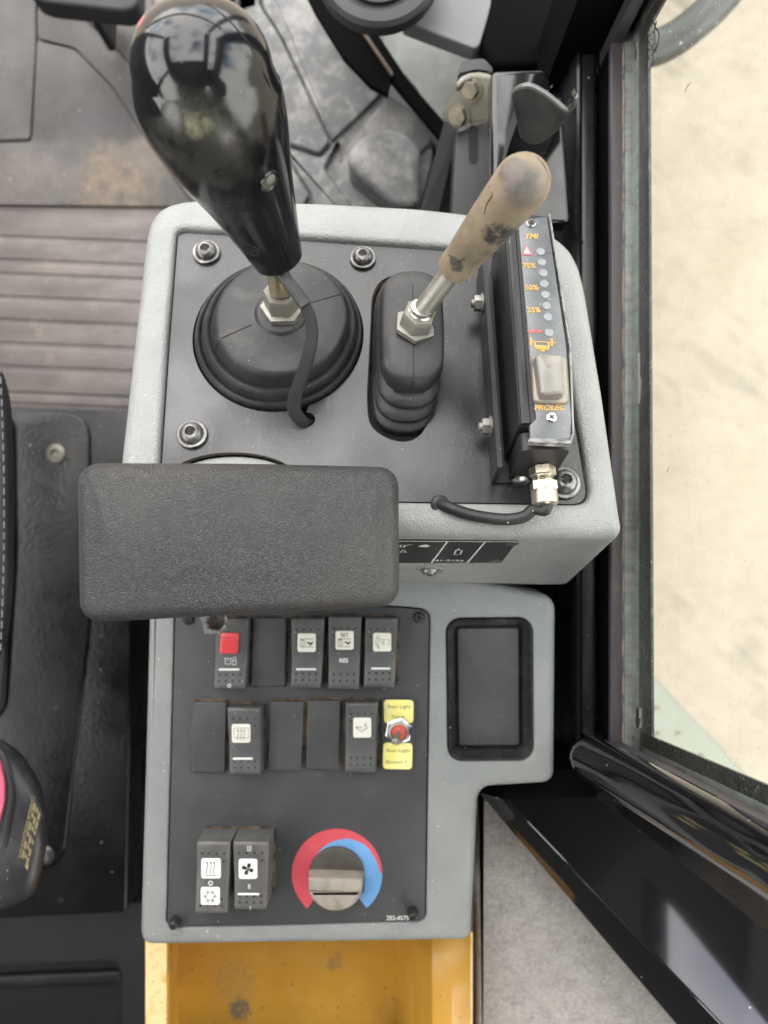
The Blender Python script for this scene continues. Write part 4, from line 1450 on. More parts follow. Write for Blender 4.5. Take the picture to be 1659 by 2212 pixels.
nm = axis_m(Vector((nb.x, nb.y, .0335)), (lax * .7 + Vector((0, 0, 1))).normalized())
b = MB()
hexnut(b, nm @ T(0, 0, 0, .35), .0138, .0035)
b.out('hex_flange', M['zinc'], lv)
b = MB()
hexnut(b, nm @ T(0, 0, .0035, .1), .0112, .0105, .15)
b.out('lock_nut', M['zinc'], lv)
b = MB()
b.lathe([(.0078, 0), (.0078, .0012), (.0070, .002), (.0070, .0045)], 20, nm @ T(0, 0, .0138))
b.out('rod_collar', M['steel'], lv)
r0 = nm @ Vector((0, 0, .012))
MB().tube([r0, r0.lerp(hb0, .5), hb0, hb0 + lax * .01], [.0066, .0064, .0062, .0062], 20).out('rod', M['zinc'], lv)
hx = (ht0 - hb0).normalized()
hp_ = [(0.0, .0092), (.0015, .0112), (.006, .0114), (.0065, .0112), (.016, .0122), (.030, .0136), (.045, .0148), (.056, .0155)]
L_ = (ht0 - hb0).length
prf = []
for s_, r_ in hp_:
    prf.append((r_ * .95, -.004 + s_ / .056 * (L_ + .004)))
for k in range(1, 9):
    a = PI / 2 * k / 8.3
    prf.append((.0155 * .95 * math.cos(a), L_ + .0150 * math.sin(a)))
hm_ = axis_m(hb0, hx)
b = MB()
rings = []
for i, (r_, z_) in enumerate(prf):
    ring_ = []
    for k in range(40):
        a = 2 * PI * k / 40
        oct_ = math.cos(PI / 8) / math.cos((a % (PI / 4)) - PI / 8)
        t_ = max(0, min(1, (z_ - .0) / (L_ * .7)))
        q = r_ * ((.985 * oct_ * .45 + .55) * (1 - t_ * .8) + t_ * .8)
        ring_.append(hm_ @ Vector((q * math.cos(a), q * math.sin(a), z_)))
    rings.append(ring_)
b.loft(rings)
def hpt(u, v, d):
    return LFm.wl(u, v, d)
M['tan'] = mat('worn tan handle skin', (.205, .162, .105), .6, var=[((.13, .106, .075), 26, .42, .66, .8), ((.27, .22, .15), 70, .45, .68, .6)], grain=(420, .0004), rvar=(30, .1),
               blobs=[(hpt(1142, 410, .362), .026, 55, .20, .50, (.085, .080, .073), .5), (hpt(1085, 490, .40), .020, 190, .27, .45, (.03, .029, .028), .6), (hpt(1050, 520, .415), .014, 260, .26, .44, (.04, .037, .034), .6),
                      (hpt(1105, 372, .37), .012, 90, .28, .40, (.11, .09, .075), .5), (hpt(985, 572, .425), .009, 240, .30, .42, (.06, .055, .045), .6)])
hgp = b.out('handle', M['tan'], lv, sharp=25)
hbv = BVHTree.FromPolygons([LFm.m @ v for v in b.v], b.f)
for path in (((952, 556), (972, 552), (990, 566), (1004, 560), (1018, 588)), ((1046, 462), (1052, 440), (1064, 420), (1058, 402)), ((1160, 340), (1176, 360), (1186, 386), (1188, 410))):
    pts = []
    for u, v in path:
        p, nn = on(hbv, LFm, u, v)
        if p is not None:
            pts.append(p)
    if len(pts) > 2:
        MB().tube(spline(pts, 6), .0003, 5).out('split_line', M['rubber_dk'], hgp)

# ================================================================== LOAD INDICATOR BOX
BH = .058
q = [(1124, 957), (1236, 969), (1190, 465), (1086, 455)]
c = UF.loc(1160, 760, 0)
IF = UF.at((c.x, c.y, 0))
rl, rr2, frr, fl = [Vector(IF.xy(u, v, BH)) for u, v in q]
ind = thing('load_indicator', 'slim black load indicator box with amber percent scale and round lamps', 'indicator', IF)
yax = ((frr + fl) * .5 - (rl + rr2) * .5)
LEN = yax.length
yax.normalize()
xax = Vector((yax.y, -yax.x))
ang = math.atan2(xax.y, xax.x)
CAPL = .0115
MB().prism([tuple(p) for p in (rl + yax * CAPL, rr2 + yax * CAPL, frr, fl)], .004, BH, .0028).out('housing', M['box'], ind)
# end cap at the rear
mid = (rl + rr2) * .5
wdt = (rr2 - rl).length
Mi = Matrix.Translation((mid.x, mid.y, 0)) @ Matrix.Rotation(ang, 4, 'Z')      # x across, y forward
def xf(b, name, mtl, parent, sharp=35):
    for i in range(len(b.v)):
        b.v[i] = Mi @ b.v[i]
    return b.out(name, mtl, parent, sharp=sharp)
hw = wdt / 2
b = MB()
b.loft([[(x, y, z) for x, z in rpoly([(-hw + .0015, .006), (hw + .0005, .006), (hw + .0005, BH - .006), (-hw + .0015, BH - .006)], .004, 3)] for y in (CAPL - .0006, .0015, .0)])
xf(b, 'end_cap', M['box'], ind)
# long channel ridge on the housing top left
b = MB()
b.loft([[(x, y, z) for x, z in ((-hw + .001, BH - .004), (-hw + .0015, BH + .0012), (-hw + .003, BH + .002), (-hw + .006, BH + .0016), (-hw + .0075, BH - .001))] for y in (CAPL + .002, LEN - .003)])
xf(b, 'top_ridge', M['box'], ind)
# clear face strip, from pixels on the top plane
FH = BH + .0018
fpx = [(1144, 918), (1158, 905), (1142, 743), (1119, 478), (1182, 466), (1224, 743), (1236, 905), (1233, 948), (1146, 952)]
poly = ccw([IF.xy(u, v, FH) for u, v in fpx])
MB().prism(poly, BH - .001, FH, .0008).out('face_strip', M['face'], ind)
po2 = ccw([IF.xy(u, v, FH) for u, v in ((1228, 745), (1184, 462), (1189, 466), (1234, 760), (1240, 940), (1232, 960), (1140, 956), (1142, 948), (1230, 950), (1236, 935))])
MB().prism(po2, BH - .002, FH + .0012, .0004).out('clear_edge', M['clear'], ind)
for u, v in ((1147, 483), (1191, 902)):
    p = IF.loc(u, v, FH)
    o = MB().lathe([(.0031, 0), (.0031, .0009), (.0026, .0013), (0, .0013)], 20, T(p.x, p.y, FH)).out('face_screw', M['steel'], ind)
    b = MB()
    for a in (.6, .6 + PI / 2):
        b.box(-.0016, .0016, -.00035, .00035, .0012, .0015, T(p.x, p.y, FH, a))
    b.out('cross_slot', M['hole'], o)
for u, v in ((1167.4, 544), (1170.2, 567), (1173, 590), (1175.4, 613.6), (1178, 637), (1180.6, 661), (1183.4, 685), (1186.4, 719)):
    p = IF.loc(u, v, FH)
    MB().lathe([(.0027, 0), (.0027, .0003), (.0024, .0005), (0, .0003)], 20, T(p.x, p.y, FH)).out('lamp_window', M['led'], ind)
def itext(tx, u, v, px, mtl, sx=1.0, shear=0, bold=.00012, rot=0.0):
    p = IF.loc(u, v, FH)
    text(tx, px * .445 / F * 1.38, T(p.x, p.y, FH + .0003, ang + rot), mtl, ind, shear=shear, bold=bold, sx=sx)
itext('TMI', 1147, 511.5, 13, M['amber'], 1.0, .2)
itext('75%', 1142.5, 574.8, 13, M['amber'], .98)
itext('50%', 1148, 622, 13, M['amber'], .98)
itext('25%', 1153, 670.5, 13, M['amber'], .98)
itext('CAUTION', 1155, 716.5, 7, M['redp'], .72)
itext('PROLEC', 1186, 881.5, 12, M['amber'], 1.05, .25)
t3 = [(1136.5, 529), (1127, 551), (1151, 552)]
b = MB()
b.flatpoly([IF.xy(u, v, FH) for u, v in t3], FH + .0003)
o = b.out('warning_triangle', M['redp'], ind, flip_check=False)
b = MB()
b.flatpoly([IF.xy(u, v, FH) for u, v in ((1137, 534.5), (1131.5, 548.2), (1145.5, 548.8))], FH + .0005)
b.out('triangle_field', M['whitep'], o, flip_check=False)
b = MB()
b.flatpoly([IF.xy(u, v, FH) for u, v in ((1137, 538), (1138.6, 538), (1138.4, 544), (1137.4, 544))], FH + .0007)
b.flatpoly([IF.xy(u, v, FH) for u, v in ((1137.4, 545.5), (1138.6, 545.5), (1138.6, 547), (1137.4, 547))], FH + .0007)
b.out('exclamation_mark', M['blackp'], o, flip_check=False)
# axle symbol
b = MB()
def z3(x, y):
    return (0.8641 * (1260 + x * .1717), .8641 * (520 + y * .1717))
def irib(pts, wd):
    b.ribbon([IF.xy(*z3(*q), FH) for q in pts], wd, FH + .0003)
irib([(380, 1880), (385, 2000)], .0006)
irib([(398, 1890), (402, 1995)], .0006)
irib([(680, 1905), (685, 2010)], .0006)
irib([(700, 1905), (705, 2015)], .0006)
irib([(410, 1945), (755, 1965)], .0006)
irib([(440, 1960), (455, 2020), (490, 2060), (640, 2060), (650, 2020), (645, 1970)], .0010)
irib([(455, 2010), (640, 2018)], .0009)
irib([(480, 2045), (620, 2050)], .0018)
irib([(530, 2075), (590, 2078)], .0014)
b.out('axle_symbol', M['amber'], ind, flip_check=False)
# rubber covered push button
bp = ccw([IF.xy(u, v, FH) for u, v in ((1147, 770), (1221, 776), (1227, 868), (1218, 876), (1156, 872), (1150, 864))])
bt = MB().prism(rpoly(bp, .002, 3), FH - .001, FH + .0028, .0012).out('button_cover', M['boot_clear'], ind)
hB = FH + .0095
bp2 = ccw([IF.xy(u, v, hB) for u, v in ((1158, 763), (1214, 764), (1219, 848), (1170, 850))])
b = MB()
lo_ = inset(rpoly(bp2, .0022, 4), -.0011)
hi_ = rpoly(bp2, .0022, 4)
b.loft([[(x, y, FH + .002) for x, y in lo_], [(x, y, FH + .0052) for x, y in inset(lo_, .0006)], [(x, y, hB - .0012) for x, y in inset(hi_, -.0002)], [(x, y, hB - .0004) for x, y in inset(hi_, .0005)], [(x, y, hB) for x, y in inset(hi_, .0014)]])
o = b.out('button_cap', M['cap'], ind)
p = IF.loc(1187, 790, hB)
MB().lathe([(.0012, 0), (.0012, .0002), (.0008, .0003), (.0007, .0001)], 16, T(p.x, p.y, hB)).out('button_mark', M['boot_clear'], o)
# bracket flange with nuts
b1, b2 = Vector(IF.xy(1061, 1045, .001)), Vector(IF.xy(1030, 600, .001))
dv = (b2 - b1).normalized()
nv = Vector((dv.y, -dv.x))
if nv.x < 0:
    nv = -nv
b = MB()
t1, t2 = b1, b1 + dv * (b2 - b1).length
for (h0, h1, th) in ((.0005, .030, .0028),):
    b.hexa([(t1.x, t1.y, h0), (t2.x, t2.y, h0), (t2.x, t2.y, h1), (t1.x, t1.y, h1)],
           [(t1.x + nv.x * th, t1.y + nv.y * th, h0), (t2.x + nv.x * th, t2.y + nv.y * th, h0), (t2.x + nv.x * th, t2.y + nv.y * th, h1), (t1.x + nv.x * th, t1.y + nv.y * th, h1)])
o = b.out('bracket_flange', M['box'], ind)
MB().prism([tuple(t1 + nv * .003), tuple(t1 + nv * .031), tuple(t2 + nv * .031), tuple(t2 + nv * .003)], .0003, .0032).out('bracket_base', M['box'], ind)
for u, v, hh in ((1052, 655, .017), (1066, 921, .016)):
    p = IF.loc(u, v, hh)
    # put on flange outer face
    s = (Vector((p.x, p.y)) - t1).dot(dv)
    c2 = t1 + dv * s
    mm_ = axis_m((c2.x, c2.y, hh), (-nv.x, -nv.y, 0))
    b = MB().lathe([(.0068, 0), (.0068, .001), (.0045, .001)], 20, mm_)
    hexnut(b, mm_ @ T(0, 0, .001, .3), .0054, .0046, .2)
    b.lathe([(.0028, .005), (.0028, .0075), (.002, .008)], 14, mm_)
    b.out('flange_nut', M['zinc'], ind)
# gland, pointing rearwards
gz = .024
gp = Mi @ Vector((.0045, 0, gz))
gdir = (Mi.to_3x3() @ Vector((0.02, -1, -.06))).normalized()
gm2 = axis_m(gp, gdir) @ Matrix.Scale(.86, 4)
b = MB()
hexnut(b, gm2 @ T(0, 0, 0, .2), .0095, .0065, .12)
b.out('gland_nut', M['brass'], ind)
MB().lathe([(.0078, .0065), (.0078, .0072), (.0070, .0078), (.0078, .0086), (.0070, .0094), (.0078, .0102), (.0074, .011)], 24, gm2).out('gland_thread', M['brass'], ind)
b = MB()
hexnut(b, gm2 @ T(0, 0, .011, .5), .0098, .0065, .1)
b.out('gland_body', M['brass'], ind)
MB().lathe([(.0092, .0172), (.0094, .019), (.0094, .024), (.0088, .0268), (.0072, .0282), (.0052, .0284)], 28, gm2).out('gland_cap', M['brass'], ind)
MB().lathe([(.006, .0), (.006, .002), (.004, .003)], 6, axis_m(Mi @ Vector((-.006, -.0005, .006)), Vector((0, -1, .3)))).out('cap_screw', M['steel'], ind)
# signal cable
ge = gm2 @ Vector((0, 0, .0275))
cl = UF.at((ge.x + IF.m.translation.x * 0, 0, 0))
cw_ = [IF.m @ (ge - gdir * .004), IF.m @ (ge + gdir * .003)]
CF = Fr(Matrix.Translation(UF.m @ UF.loc(1050, 1110, .004)) @ UF.m.to_3x3().to_4x4())
cb = thing('signal_cable', 'short black cable looping from the metal gland under the plate edge', 'cable', CF)
pts = [CF.i @ p for p in cw_]
for u, v, h in ((1153, 1100, .018), (1132, 1116, .0155), (1095, 1122, .012), (1050, 1118, .0095), (1010, 1110, .0085), (975, 1098, .008), (952, 1090, .0035), (938, 1085, -.004)):
    pts.append(CF.i @ (UF.m @ UF.loc(u, v, h)))
MB().tube(spline(pts, 6), .0037, 16).out('cable_sheath', M['rubber_dk'], cb)
p = CF.i @ (UF.m @ UF.loc(950, 1090, .003))
MB().lathe([(.0062, -.001), (.0062, .001), (.0048, .0022)], 16, axis_m(p, pts[-2] - pts[-1])).out('cable_collar', M['rubber'], cb)

# ================================================================== ARMREST
AF = Fr(flat(.405).m @ Matrix.Rotation(rad(7), 4, 'Y'))
ar = thing('armrest', 'grained black armrest pad lying across both consoles', 'armrest', AF)
opx = [(170, 1050), (176, 1020), (200, 1002), (300, 1000), (560, 1003), (820, 1009), (850, 1019), (860, 1048), (862, 1150), (862, 1284), (852, 1303), (830, 1310), (560, 1326), (300, 1341), (205, 1346), (184, 1334), (176, 1308), (168, 1120)]
RB = .0105
core = ccw([AF.xy(u, v, -.012) for u, v in ((168, 1000), (520, 1001), (861, 1009), (863, 1308), (520, 1328), (174, 1346))])
core = rpoly(inset(core, RB), [.0012, .01, .0012, .0012, .01, .0012], 6)
rings = []
for z, i in ((-.038, .004), (-.034, .0008), (-.029, 0), (-.0135, 0)):
    rings.append([(x, y, z) for x, y in inset(core, i - RB)])
for k in range(1, 9):
    a = PI / 2 * k / 8
    rings.append([(x, y, -.0135 + .0125 * math.sin(a)) for x, y in inset(core, RB * (1 - math.cos(a)) - RB)])
cx_ = sum(p[0] for p in core) / len(core)
cy_ = sum(p[1] for p in core) / len(core)
for k in (.8, .55, .3, .1):
    rings.append([(cx_ + (x - cx_) * (1 - (1 - k) * .12), cy_ + (y - cy_) * k, -.001 + .0022 * (1 - k * k)) for x, y in core])
rings = rings[:-4] + rings[-4:]
MB().loft(rings).out('pad', M['leather'], ar, sharp=60)
b = MB()
b.box(-.02, .02, -.015, .015, -.11, -.037, Matrix.Translation(AF.loc(480, 1160, 0)))
b.out('pad_bracket', M['dark'], ar)
p = AF.wl(470, 1338, .53)
MB().lathe([(.0075, 0), (.0075, .006), (.006, .008), (.004, .008)], 20, T(p.x, p.y, p.z)).out('pivot_cap', M['steel'], ar)
p = AF.wl(462, 1345, .545)
MB().box(-.008, .008, -.007, .007, -.004, .004, T(p.x, p.y, p.z, .3)).out('pivot_clip', M['clear'], ar)

# ================================================================== LOWER CONSOLE
lo = thing('switch_console', 'grey lower console with dark switch panel and black rubber tray', 'switch console', LF)
opx = [(326, 1225), (316, 1600), (304, 2015), (311, 2034), (332, 2039), (1002, 2029), (1017, 2017), (1032, 1716), (1048, 1698), (1180, 1690), (1196, 1676), (1199, 1306), (1184, 1286), (1094, 1264), (860, 1215)]
outer = rpoly([LF.xy(u, v, -.004) for u, v in opx], .004, 3)
ppx = [(379, 1300), (361, 1990), (369, 2002), (640, 1997), (908, 1989), (918, 1979), (927, 1332), (917, 1318), (860, 1312)]
pan = rpoly([LF.xy(u, v) for u, v in ppx], .003, 3)
tpx = [(965, 1350), (975, 1338), (1138, 1335), (1149, 1347), (1151, 1628), (1140, 1642), (984, 1642), (970, 1630)]
tro = inset(rpoly(inset(ccw([LF.xy(u, v) for u, v in ((965, 1337), (1149, 1335), (1151, 1642), (969, 1643))]), .0095), .0022, 6), -.0095)
b = body_with_holes(outer, [inset(ccw(pan), -.0011), inset(ccw(tro), -.0006)], .0, -.075, .0065, .0015, [.004, .012])
weld(b.out('console_body', M['console_low'], lo))
MB().prism(pan, -.006, -.0006, .0007).out('switch_panel', M['panel'], lo)
PH = -.0006
b = MB()
t0_, = [ccw(tro)]
tin = rpoly([LF.xy(u, v, -.009) for u, v in ((988, 1376), (998, 1370), (1112, 1369), (1122, 1378), (1121, 1600), (1112, 1610), (998, 1612), (988, 1604))], .003, 5)
ti = ccw(tin)
# frame as loft between outer ring and inner ring needs equal counts: use insets of the outer ring
tcore = rpoly(inset(ccw([LF.xy(u, v) for u, v in ((965, 1337), (1149, 1335), (1151, 1642), (969, 1643))]), .0095), .0022, 6)
rings = [[(x, y, z) for x, y in inset(tcore, i - .0095)] for i, z in ((0, -.004), (.0002, .0004), (.001, .0012), (.0022, .0010), (.0042, -.0015), (.0062, -.005), (.0072, -.0085), (.0078, -.012))]
b.loft(rings, True, False, True)
b.out('tray_frame', M['tray'], lo)
MB().prism(inset(tcore, -.0003), -.012, -.0085, .0012).out('tray_mat', M['blank'], lo)
MB().prism(inset(tcore, -.0008), -.0119, -.0110).out('tray_gap', M['hole'], lo)
for u, v in ((905, 1333), (407, 1337), (380, 1988), (892, 1969)):
    p = LF.loc(u, v, PH)
    torx(lo, 'panel_screw', T(p.x, p.y, PH, rnd.random() * 3), .0046, .004 if v < 1400 else .0095, M['box'])
p = LF.loc(859, 1983, PH)
text('252-4575', .0048, T(p.x, p.y, PH + .0003), M['whitep'], lo, bold=.00006)
for qd in (((546, 1335), (619, 1335), (616, 1482), (542, 1483)), ((415, 1517), (490, 1517), (485, 1670), (412, 1669)), ((583, 1515), (657, 1515), (650, 1665), (578, 1665)), ((664, 1513), (736, 1513), (732, 1663), (661, 1663))):
    hB_ = .0035
    po = rpoly([LF.xy(u, v, hB_) for u, v in qd], .0022, 3)
    MB().prism(po, PH - .001, hB_, .0010).out('blank_plug', M['blank'], lo)
    MB().prism(inset(ccw(po), -.0014), PH - .001, PH + .0006, .0003).out('plug_bezel', M['grime'], lo)
# heater scale print
def zk(x, y):
    return (622.1 + .1354 * x, 1762.7 + .1354 * y)
def kc(a, r=722):
    return (783 + r * math.cos(rad(a)), 922 - r * math.sin(rad(a)))
border = [(1470, 910), (1440, 790), (1400, 690), (1300, 530), (1200, 440), (1060, 380), (930, 355), (820, 372), (700, 410), (580, 480), (480, 580), (400, 700), (360, 800), (345, 920)]
red = [(300, 1480)] + [kc(a) for a in range(220, 0, -6)] + [(1500, 910)] + border + [(356, 1000), (358, 1160), (400, 1190), (460, 1275)]
blue = border[::-1] + [(1500, 910)] + [kc(a) for a in range(-2, -45, -6)] + [(1250, 1462), (1100, 1255), (1180, 1242), (1215, 1200), (1228, 1000), (1200, 780), (1120, 640), (1000, 550), (850, 498), (700, 510), (550, 590), (440, 700), (385, 820), (372, 910)]
for nm_, pts, mt in (('hot_scale', red, 'scale_red'), ('cold_scale', blue, 'scale_blue')):
    pts = ccw([LF.xy(*zk(*q), PH) for q in pts])
    b = MB()
    tri = tessellate_polygon([[Vector((x, y, 0)) for x, y in pts]])
    ids = b.add([(x, y, PH + .0003) for x, y in pts])
    for t in tri:
        b.f.append(tuple(ids[i] for i in t))
    b.out(nm_, M[mt], lo)

# ------------------------------------------------------------------ rocker switches
class Rocker:
    def __init__(s, quad, label, base=.0035, hi=.0085, dip=.0048, end=.0095, mtl='switch', group='rocker switches in the switch panel'):
        s.base = base
        s.top = base + hi
        qc = [LF.loc(u, v, s.top if i < 2 else base + end) for i, (u, v) in enumerate(quad)]
        c = sum(qc, Vector()) / 4
        s.o = Vector((c.x, c.y, 0))
        s.fr = LF.at((c.x, c.y, 0))
        s.q = [p - s.o for p in qc]
        s.y1 = (s.q[0].y + s.q[1].y) / 2
        s.y0 = (s.q[2].y + s.q[3].y) / 2
        s.hi, s.dip, s.end = base + hi, base + dip, base + end
        s.th = thing('rocker_switch', label, 'switch', s.fr, group)
        n = 14
        rings = []
        ch = .0011
        ts = [0.0, .015, .04] + [k / n for k in range(1, n)] + [.96, .985, 1.0]
        for i, t in enumerate(ts):
            l = s.q[0].lerp(s.q[3], t)
            r = s.q[1].lerp(s.q[2], t)
            z = s.z(t)
            e = {0: .0016, 1: .0006, 2: .0001, len(ts) - 1: .0016, len(ts) - 2: .0006, len(ts) - 3: .0001}.get(i, 0)
            z -= e
            zb = PH
            y = (l.y + r.y) / 2
            sk = .0009
            rings.append([(l.x - sk, y, zb), (l.x - .0001, y, z - ch), (l.x + ch * .3, y, z - ch * .3), (l.x + ch, y, z), (r.x - ch, y, z), (r.x - ch * .3, y, z - ch * .3), (r.x + .0001, y, z - ch), (r.x + sk, y, zb)])
        MB().loft(rings).out('rocker', M[mtl], s.th, sharp=40)
        po = [(s.q[0].x - .0019, s.y1 + .0014), (s.q[1].x + .0019, s.y1 + .0014), (max(s.q[2].x, s.q[1].x - .001) + .0019, s.y0 - .0012), (min(s.q[3].x, s.q[0].x + .001) - .0019, s.y0 - .0012)]
        MB().prism(rpoly(po, .002, 3), PH - .001, PH + .0007, .0003).out('bezel', M['grime'], s.th)
        s.bz = None

    def z(s, t):
        if t < .5:
            k = t / .5
            return s.hi + (s.dip - s.hi) * (k * (2 - k) * .4 + k * .6)
        k = (t - .5) / .5
        return s.dip + (s.end - s.dip) * (k * k * .4 + k * .6)

    def zy(s, y):
        t = (s.y1 - y) / (s.y1 - s.y0)
        return s.z(max(0, min(1, t)))

    def xy(s, u, v):
        z = s.dip + .002
        for _ in range(4):
            p = LF.loc(u, v, z) - s.o
            z = s.zy(p.y)
        return (p.x, p.y)

    def drape(s, poly, off, name, mtl, parent=None, thick=0.0):
        poly = ccw(poly)
        b = MB()
        if thick:
            b.loft([[(x, y, s.zy(y) - .0005) for x, y in poly], [(x, y, s.zy(y) + thick * .7) for x, y in poly], [(x, y, s.zy(y) + thick) for x, y in inset(poly, thick * .5)]])
        else:
            b.f.append(tuple(b.add([(x, y, s.zy(y) + off) for x, y in poly])))
        return b.out(name, M[mtl], parent or s.th)

    def strokes(s, lines, wd, off, name, mtl, parent=None):
        b = MB()
        for l in lines:
            pts = [s.xy(*q) for q in l]
            b.ribbon(pts, wd, 0)
        for i in range(len(b.v)):
            b.v[i].z = s.zy(b.v[i].y) + off
        return b.out(name, M[mtl], parent or s.th, flip_check=False)

    def fills(s, polys, off, name, mtl, parent=None):
        b = MB()
        for l in polys:
            pts = ccw([s.xy(*q) for q in l])
            b.f.append(tuple(b.add([(x, y, s.zy(y) + off) for x, y in pts])))
        return b.out(name, M[mtl], parent or s.th, flip_check=False)

    def lens(s, u0, v0, u1, v1, mtl='lens', name='legend_lens'):
        po = rpoly([s.xy(u0, v0), s.xy(u1, v0), s.xy(u1, v1), s.xy(u0, v1)], .0016, 3)
        return s.drape(po, 0, name, mtl, thick=.0007)

    def bar(s, u0, u1, v, mtl='whitep'):
        s.fills([[(u0, v - 2.2), (u1, v - 2.2), (u1, v + 2.2), (u0, v + 2.2)]], .00025, 'white_bar', mtl)

    def txt(s, tx, u, v, size, mtl, sx=1.0, off=.0003, parent=None, bold=.00005):
        x, y = s.xy(u, v)
        o = text(tx, size, T(x, y, s.zy(y) + off), M[mtl], parent or s.th, sx=sx, bold=bold)
        for vv in o.data.vertices:
            vv.co.z = s.zy(vv.co.y) + off

    def dimples(s, top=True, second=True, bottom=True, skip_low=()):
        spots = []
        fr_ = (.165, .385, .61, .83)
        if top:
            spots += [(f, .16) for f in fr_]
        if second:
            spots += [(fr_[0], .275), (fr_[3], .275)]
        if bottom:
            spots += [(f, .80) for f in fr_ if f not in skip_low] + [(f, .89) for f in fr_]
        b = MB()
        b2 = MB()
        for f, t in spots:
            l = s.q[0].lerp(s.q[3], t)
            r = s.q[1].lerp(s.q[2], t)
            p = l.lerp(r, f)
            y = s.y1 + (s.y0 - s.y1) * t
            z = s.z(t)
            sl = (s.z(min(1, t + .02)) - s.z(max(0, t - .02))) / (-.04 * (s.y1 - s.y0))
            m_ = Matrix.Translation((p.x, y, z)) @ Matrix.Rotation(math.atan(sl), 4, 'X')
            b.lathe([(.00165, -.0004), (.0014, .00022), (.00115, .00026), (.00075, -.00005)], 12, m_)
            b2.lathe([(.0008, -.0001), (.0008, .00006), (0, .00006)], 10, m_)
        b.out('dimple_rims', M['switch'], s.th, sharp=70)['kind'] = 'stuff'
        b2.out('dimple_pits', M['hole'], s.th)['kind'] = 'stuff'


# 1: red lock
R = Rocker(((464, 1337), (535, 1337), (528, 1489), (461, 1489)), 'charcoal rocker switch with a red ribbed lock slider', hi=.0075, dip=.006, end=.0105)
rs = R.drape(rpoly([R.xy(478, 1367), R.xy(517, 1367), R.xy(514, 1411), R.xy(475, 1411)], .0012, 3), 0, 'lock_slider', 'redbtn', thick=.0018)
b = MB()
for k in range(5):
    v = 1376 + k * 6.3
    x0, y0_ = R.xy(481, v)
    x1, y1_ = R.xy(510, v)
    b.box(x0, x1, y0_ - .00045, y0_ + .00045, R.zy(y0_) + .0015, R.zy(y0_) + .0024)
b.out('slider_ribs', M['redbtn'], rs)
R.strokes([[(487, 1422), (487, 1434), (499, 1434), (499, 1423)], [(493, 1420), (493, 1427)], [(485, 1422), (490, 1422)], [(496, 1422), (501, 1422)], [(503, 1427), (510, 1427), (510, 1436), (503, 1436), (503, 1427)], [(504, 1427), (504, 1421), (507, 1419), (510, 1422), (509.5, 1427)]], .0005, .0003, 'lock_symbol', 'whitep')
R.strokes([[(495.5 + 3.4 * math.cos(a), 1481 + 3.4 * math.sin(a)) for a in [k * PI / 8 for k in range(17)]]], .0006, .0003, 'ring_mark', 'whitep')
R.bar(473, 517, 1446)
R.dimples(False, False)
# 2: throttle speed
def rabbit(R, x, y, par, sc_=1.0):
    P = [(-8, -3), (-4, -5), (-1, -1), (4, -2), (8, -5), (9, -1), (6, 3), (2, 5), (0, 8), (-1, 4), (-4, 1), (-8, 1)]
    R.fills([[(x + a * sc_, y + c * sc_) for a, c in P]], .00095, 'hare_symbol', 'blackp', par)
def drop(R, x, y, par):
    R.strokes([[(x + 5.5 * math.cos(a), y + 6 * math.sin(a)) for a in [k * PI / 8 for k in range(17)]], [(x - 4, y - 7.5), (x + 4, y - 7.5)], [(x, y + 2), (x, y - 2), (x + 2, y - 3)]], .00035, .00095, 'engine_symbol', 'blackp', par)
R = Rocker(((629, 1337), (700, 1337), (692, 1487), (628, 1486)), 'charcoal rocker switch, hare symbol alone on its cream lens')
l_ = R.lens(643, 1368, 682, 1408)
R.strokes([[(648, 1380), (678, 1380)], [(648, 1397), (678, 1397)]], .0004, .00095, 'legend_lines', 'blackp', l_)
drop(R, 654, 1389.5, l_)
rabbit(R, 670, 1389, l_, .8)
R.bar(640, 683, 1445.5)
R.dimples()
# 3: set / res
R = Rocker(((709, 1333), (780, 1333), (775, 1489), (709, 1489)), 'charcoal rocker switch reading SET on its lens and RES below')
l_ = R.lens(725, 1363, 764, 1403)
R.txt('SET', 744.5, 1371.5, .0042, 'blackp', off=.00095, parent=l_, bold=.00002)
R.strokes([[(729, 1380), (758, 1380)], [(729, 1396.5), (758, 1396.5)]], .0004, .00095, 'legend_lines', 'blackp', l_)
drop(R, 734.5, 1388.5, l_)
rabbit(R, 751, 1388, l_, .75)
R.txt('RES', 742.5, 1427, .0046, 'whitep', bold=.00012)
R.dimples()
# 4: blade
R = Rocker(((790, 1335), (859, 1337), (852, 1486), (786, 1485)), 'charcoal rocker switch with curved blade symbol, rightmost of the upper row')
l_ = R.lens(806, 1367, 845, 1407)
R.strokes([[(817, 1374), (813, 1380), (811.5, 1388), (814, 1396), (819, 1401)], [(817, 1374), (820, 1379), (818, 1386), (816.5, 1392), (819, 1401)], [(823, 1381), (832, 1381)], [(834, 1381), (841, 1381), (841, 1392), (834, 1392)], [(831, 1392), (823, 1392)], [(822, 1387), (829, 1387)], [(829, 1383.5), (829, 1390)]], .00035, .00095, 'blade_symbol', 'blackp', l_)
R.bar(802, 843, 1444)
R.dimples()
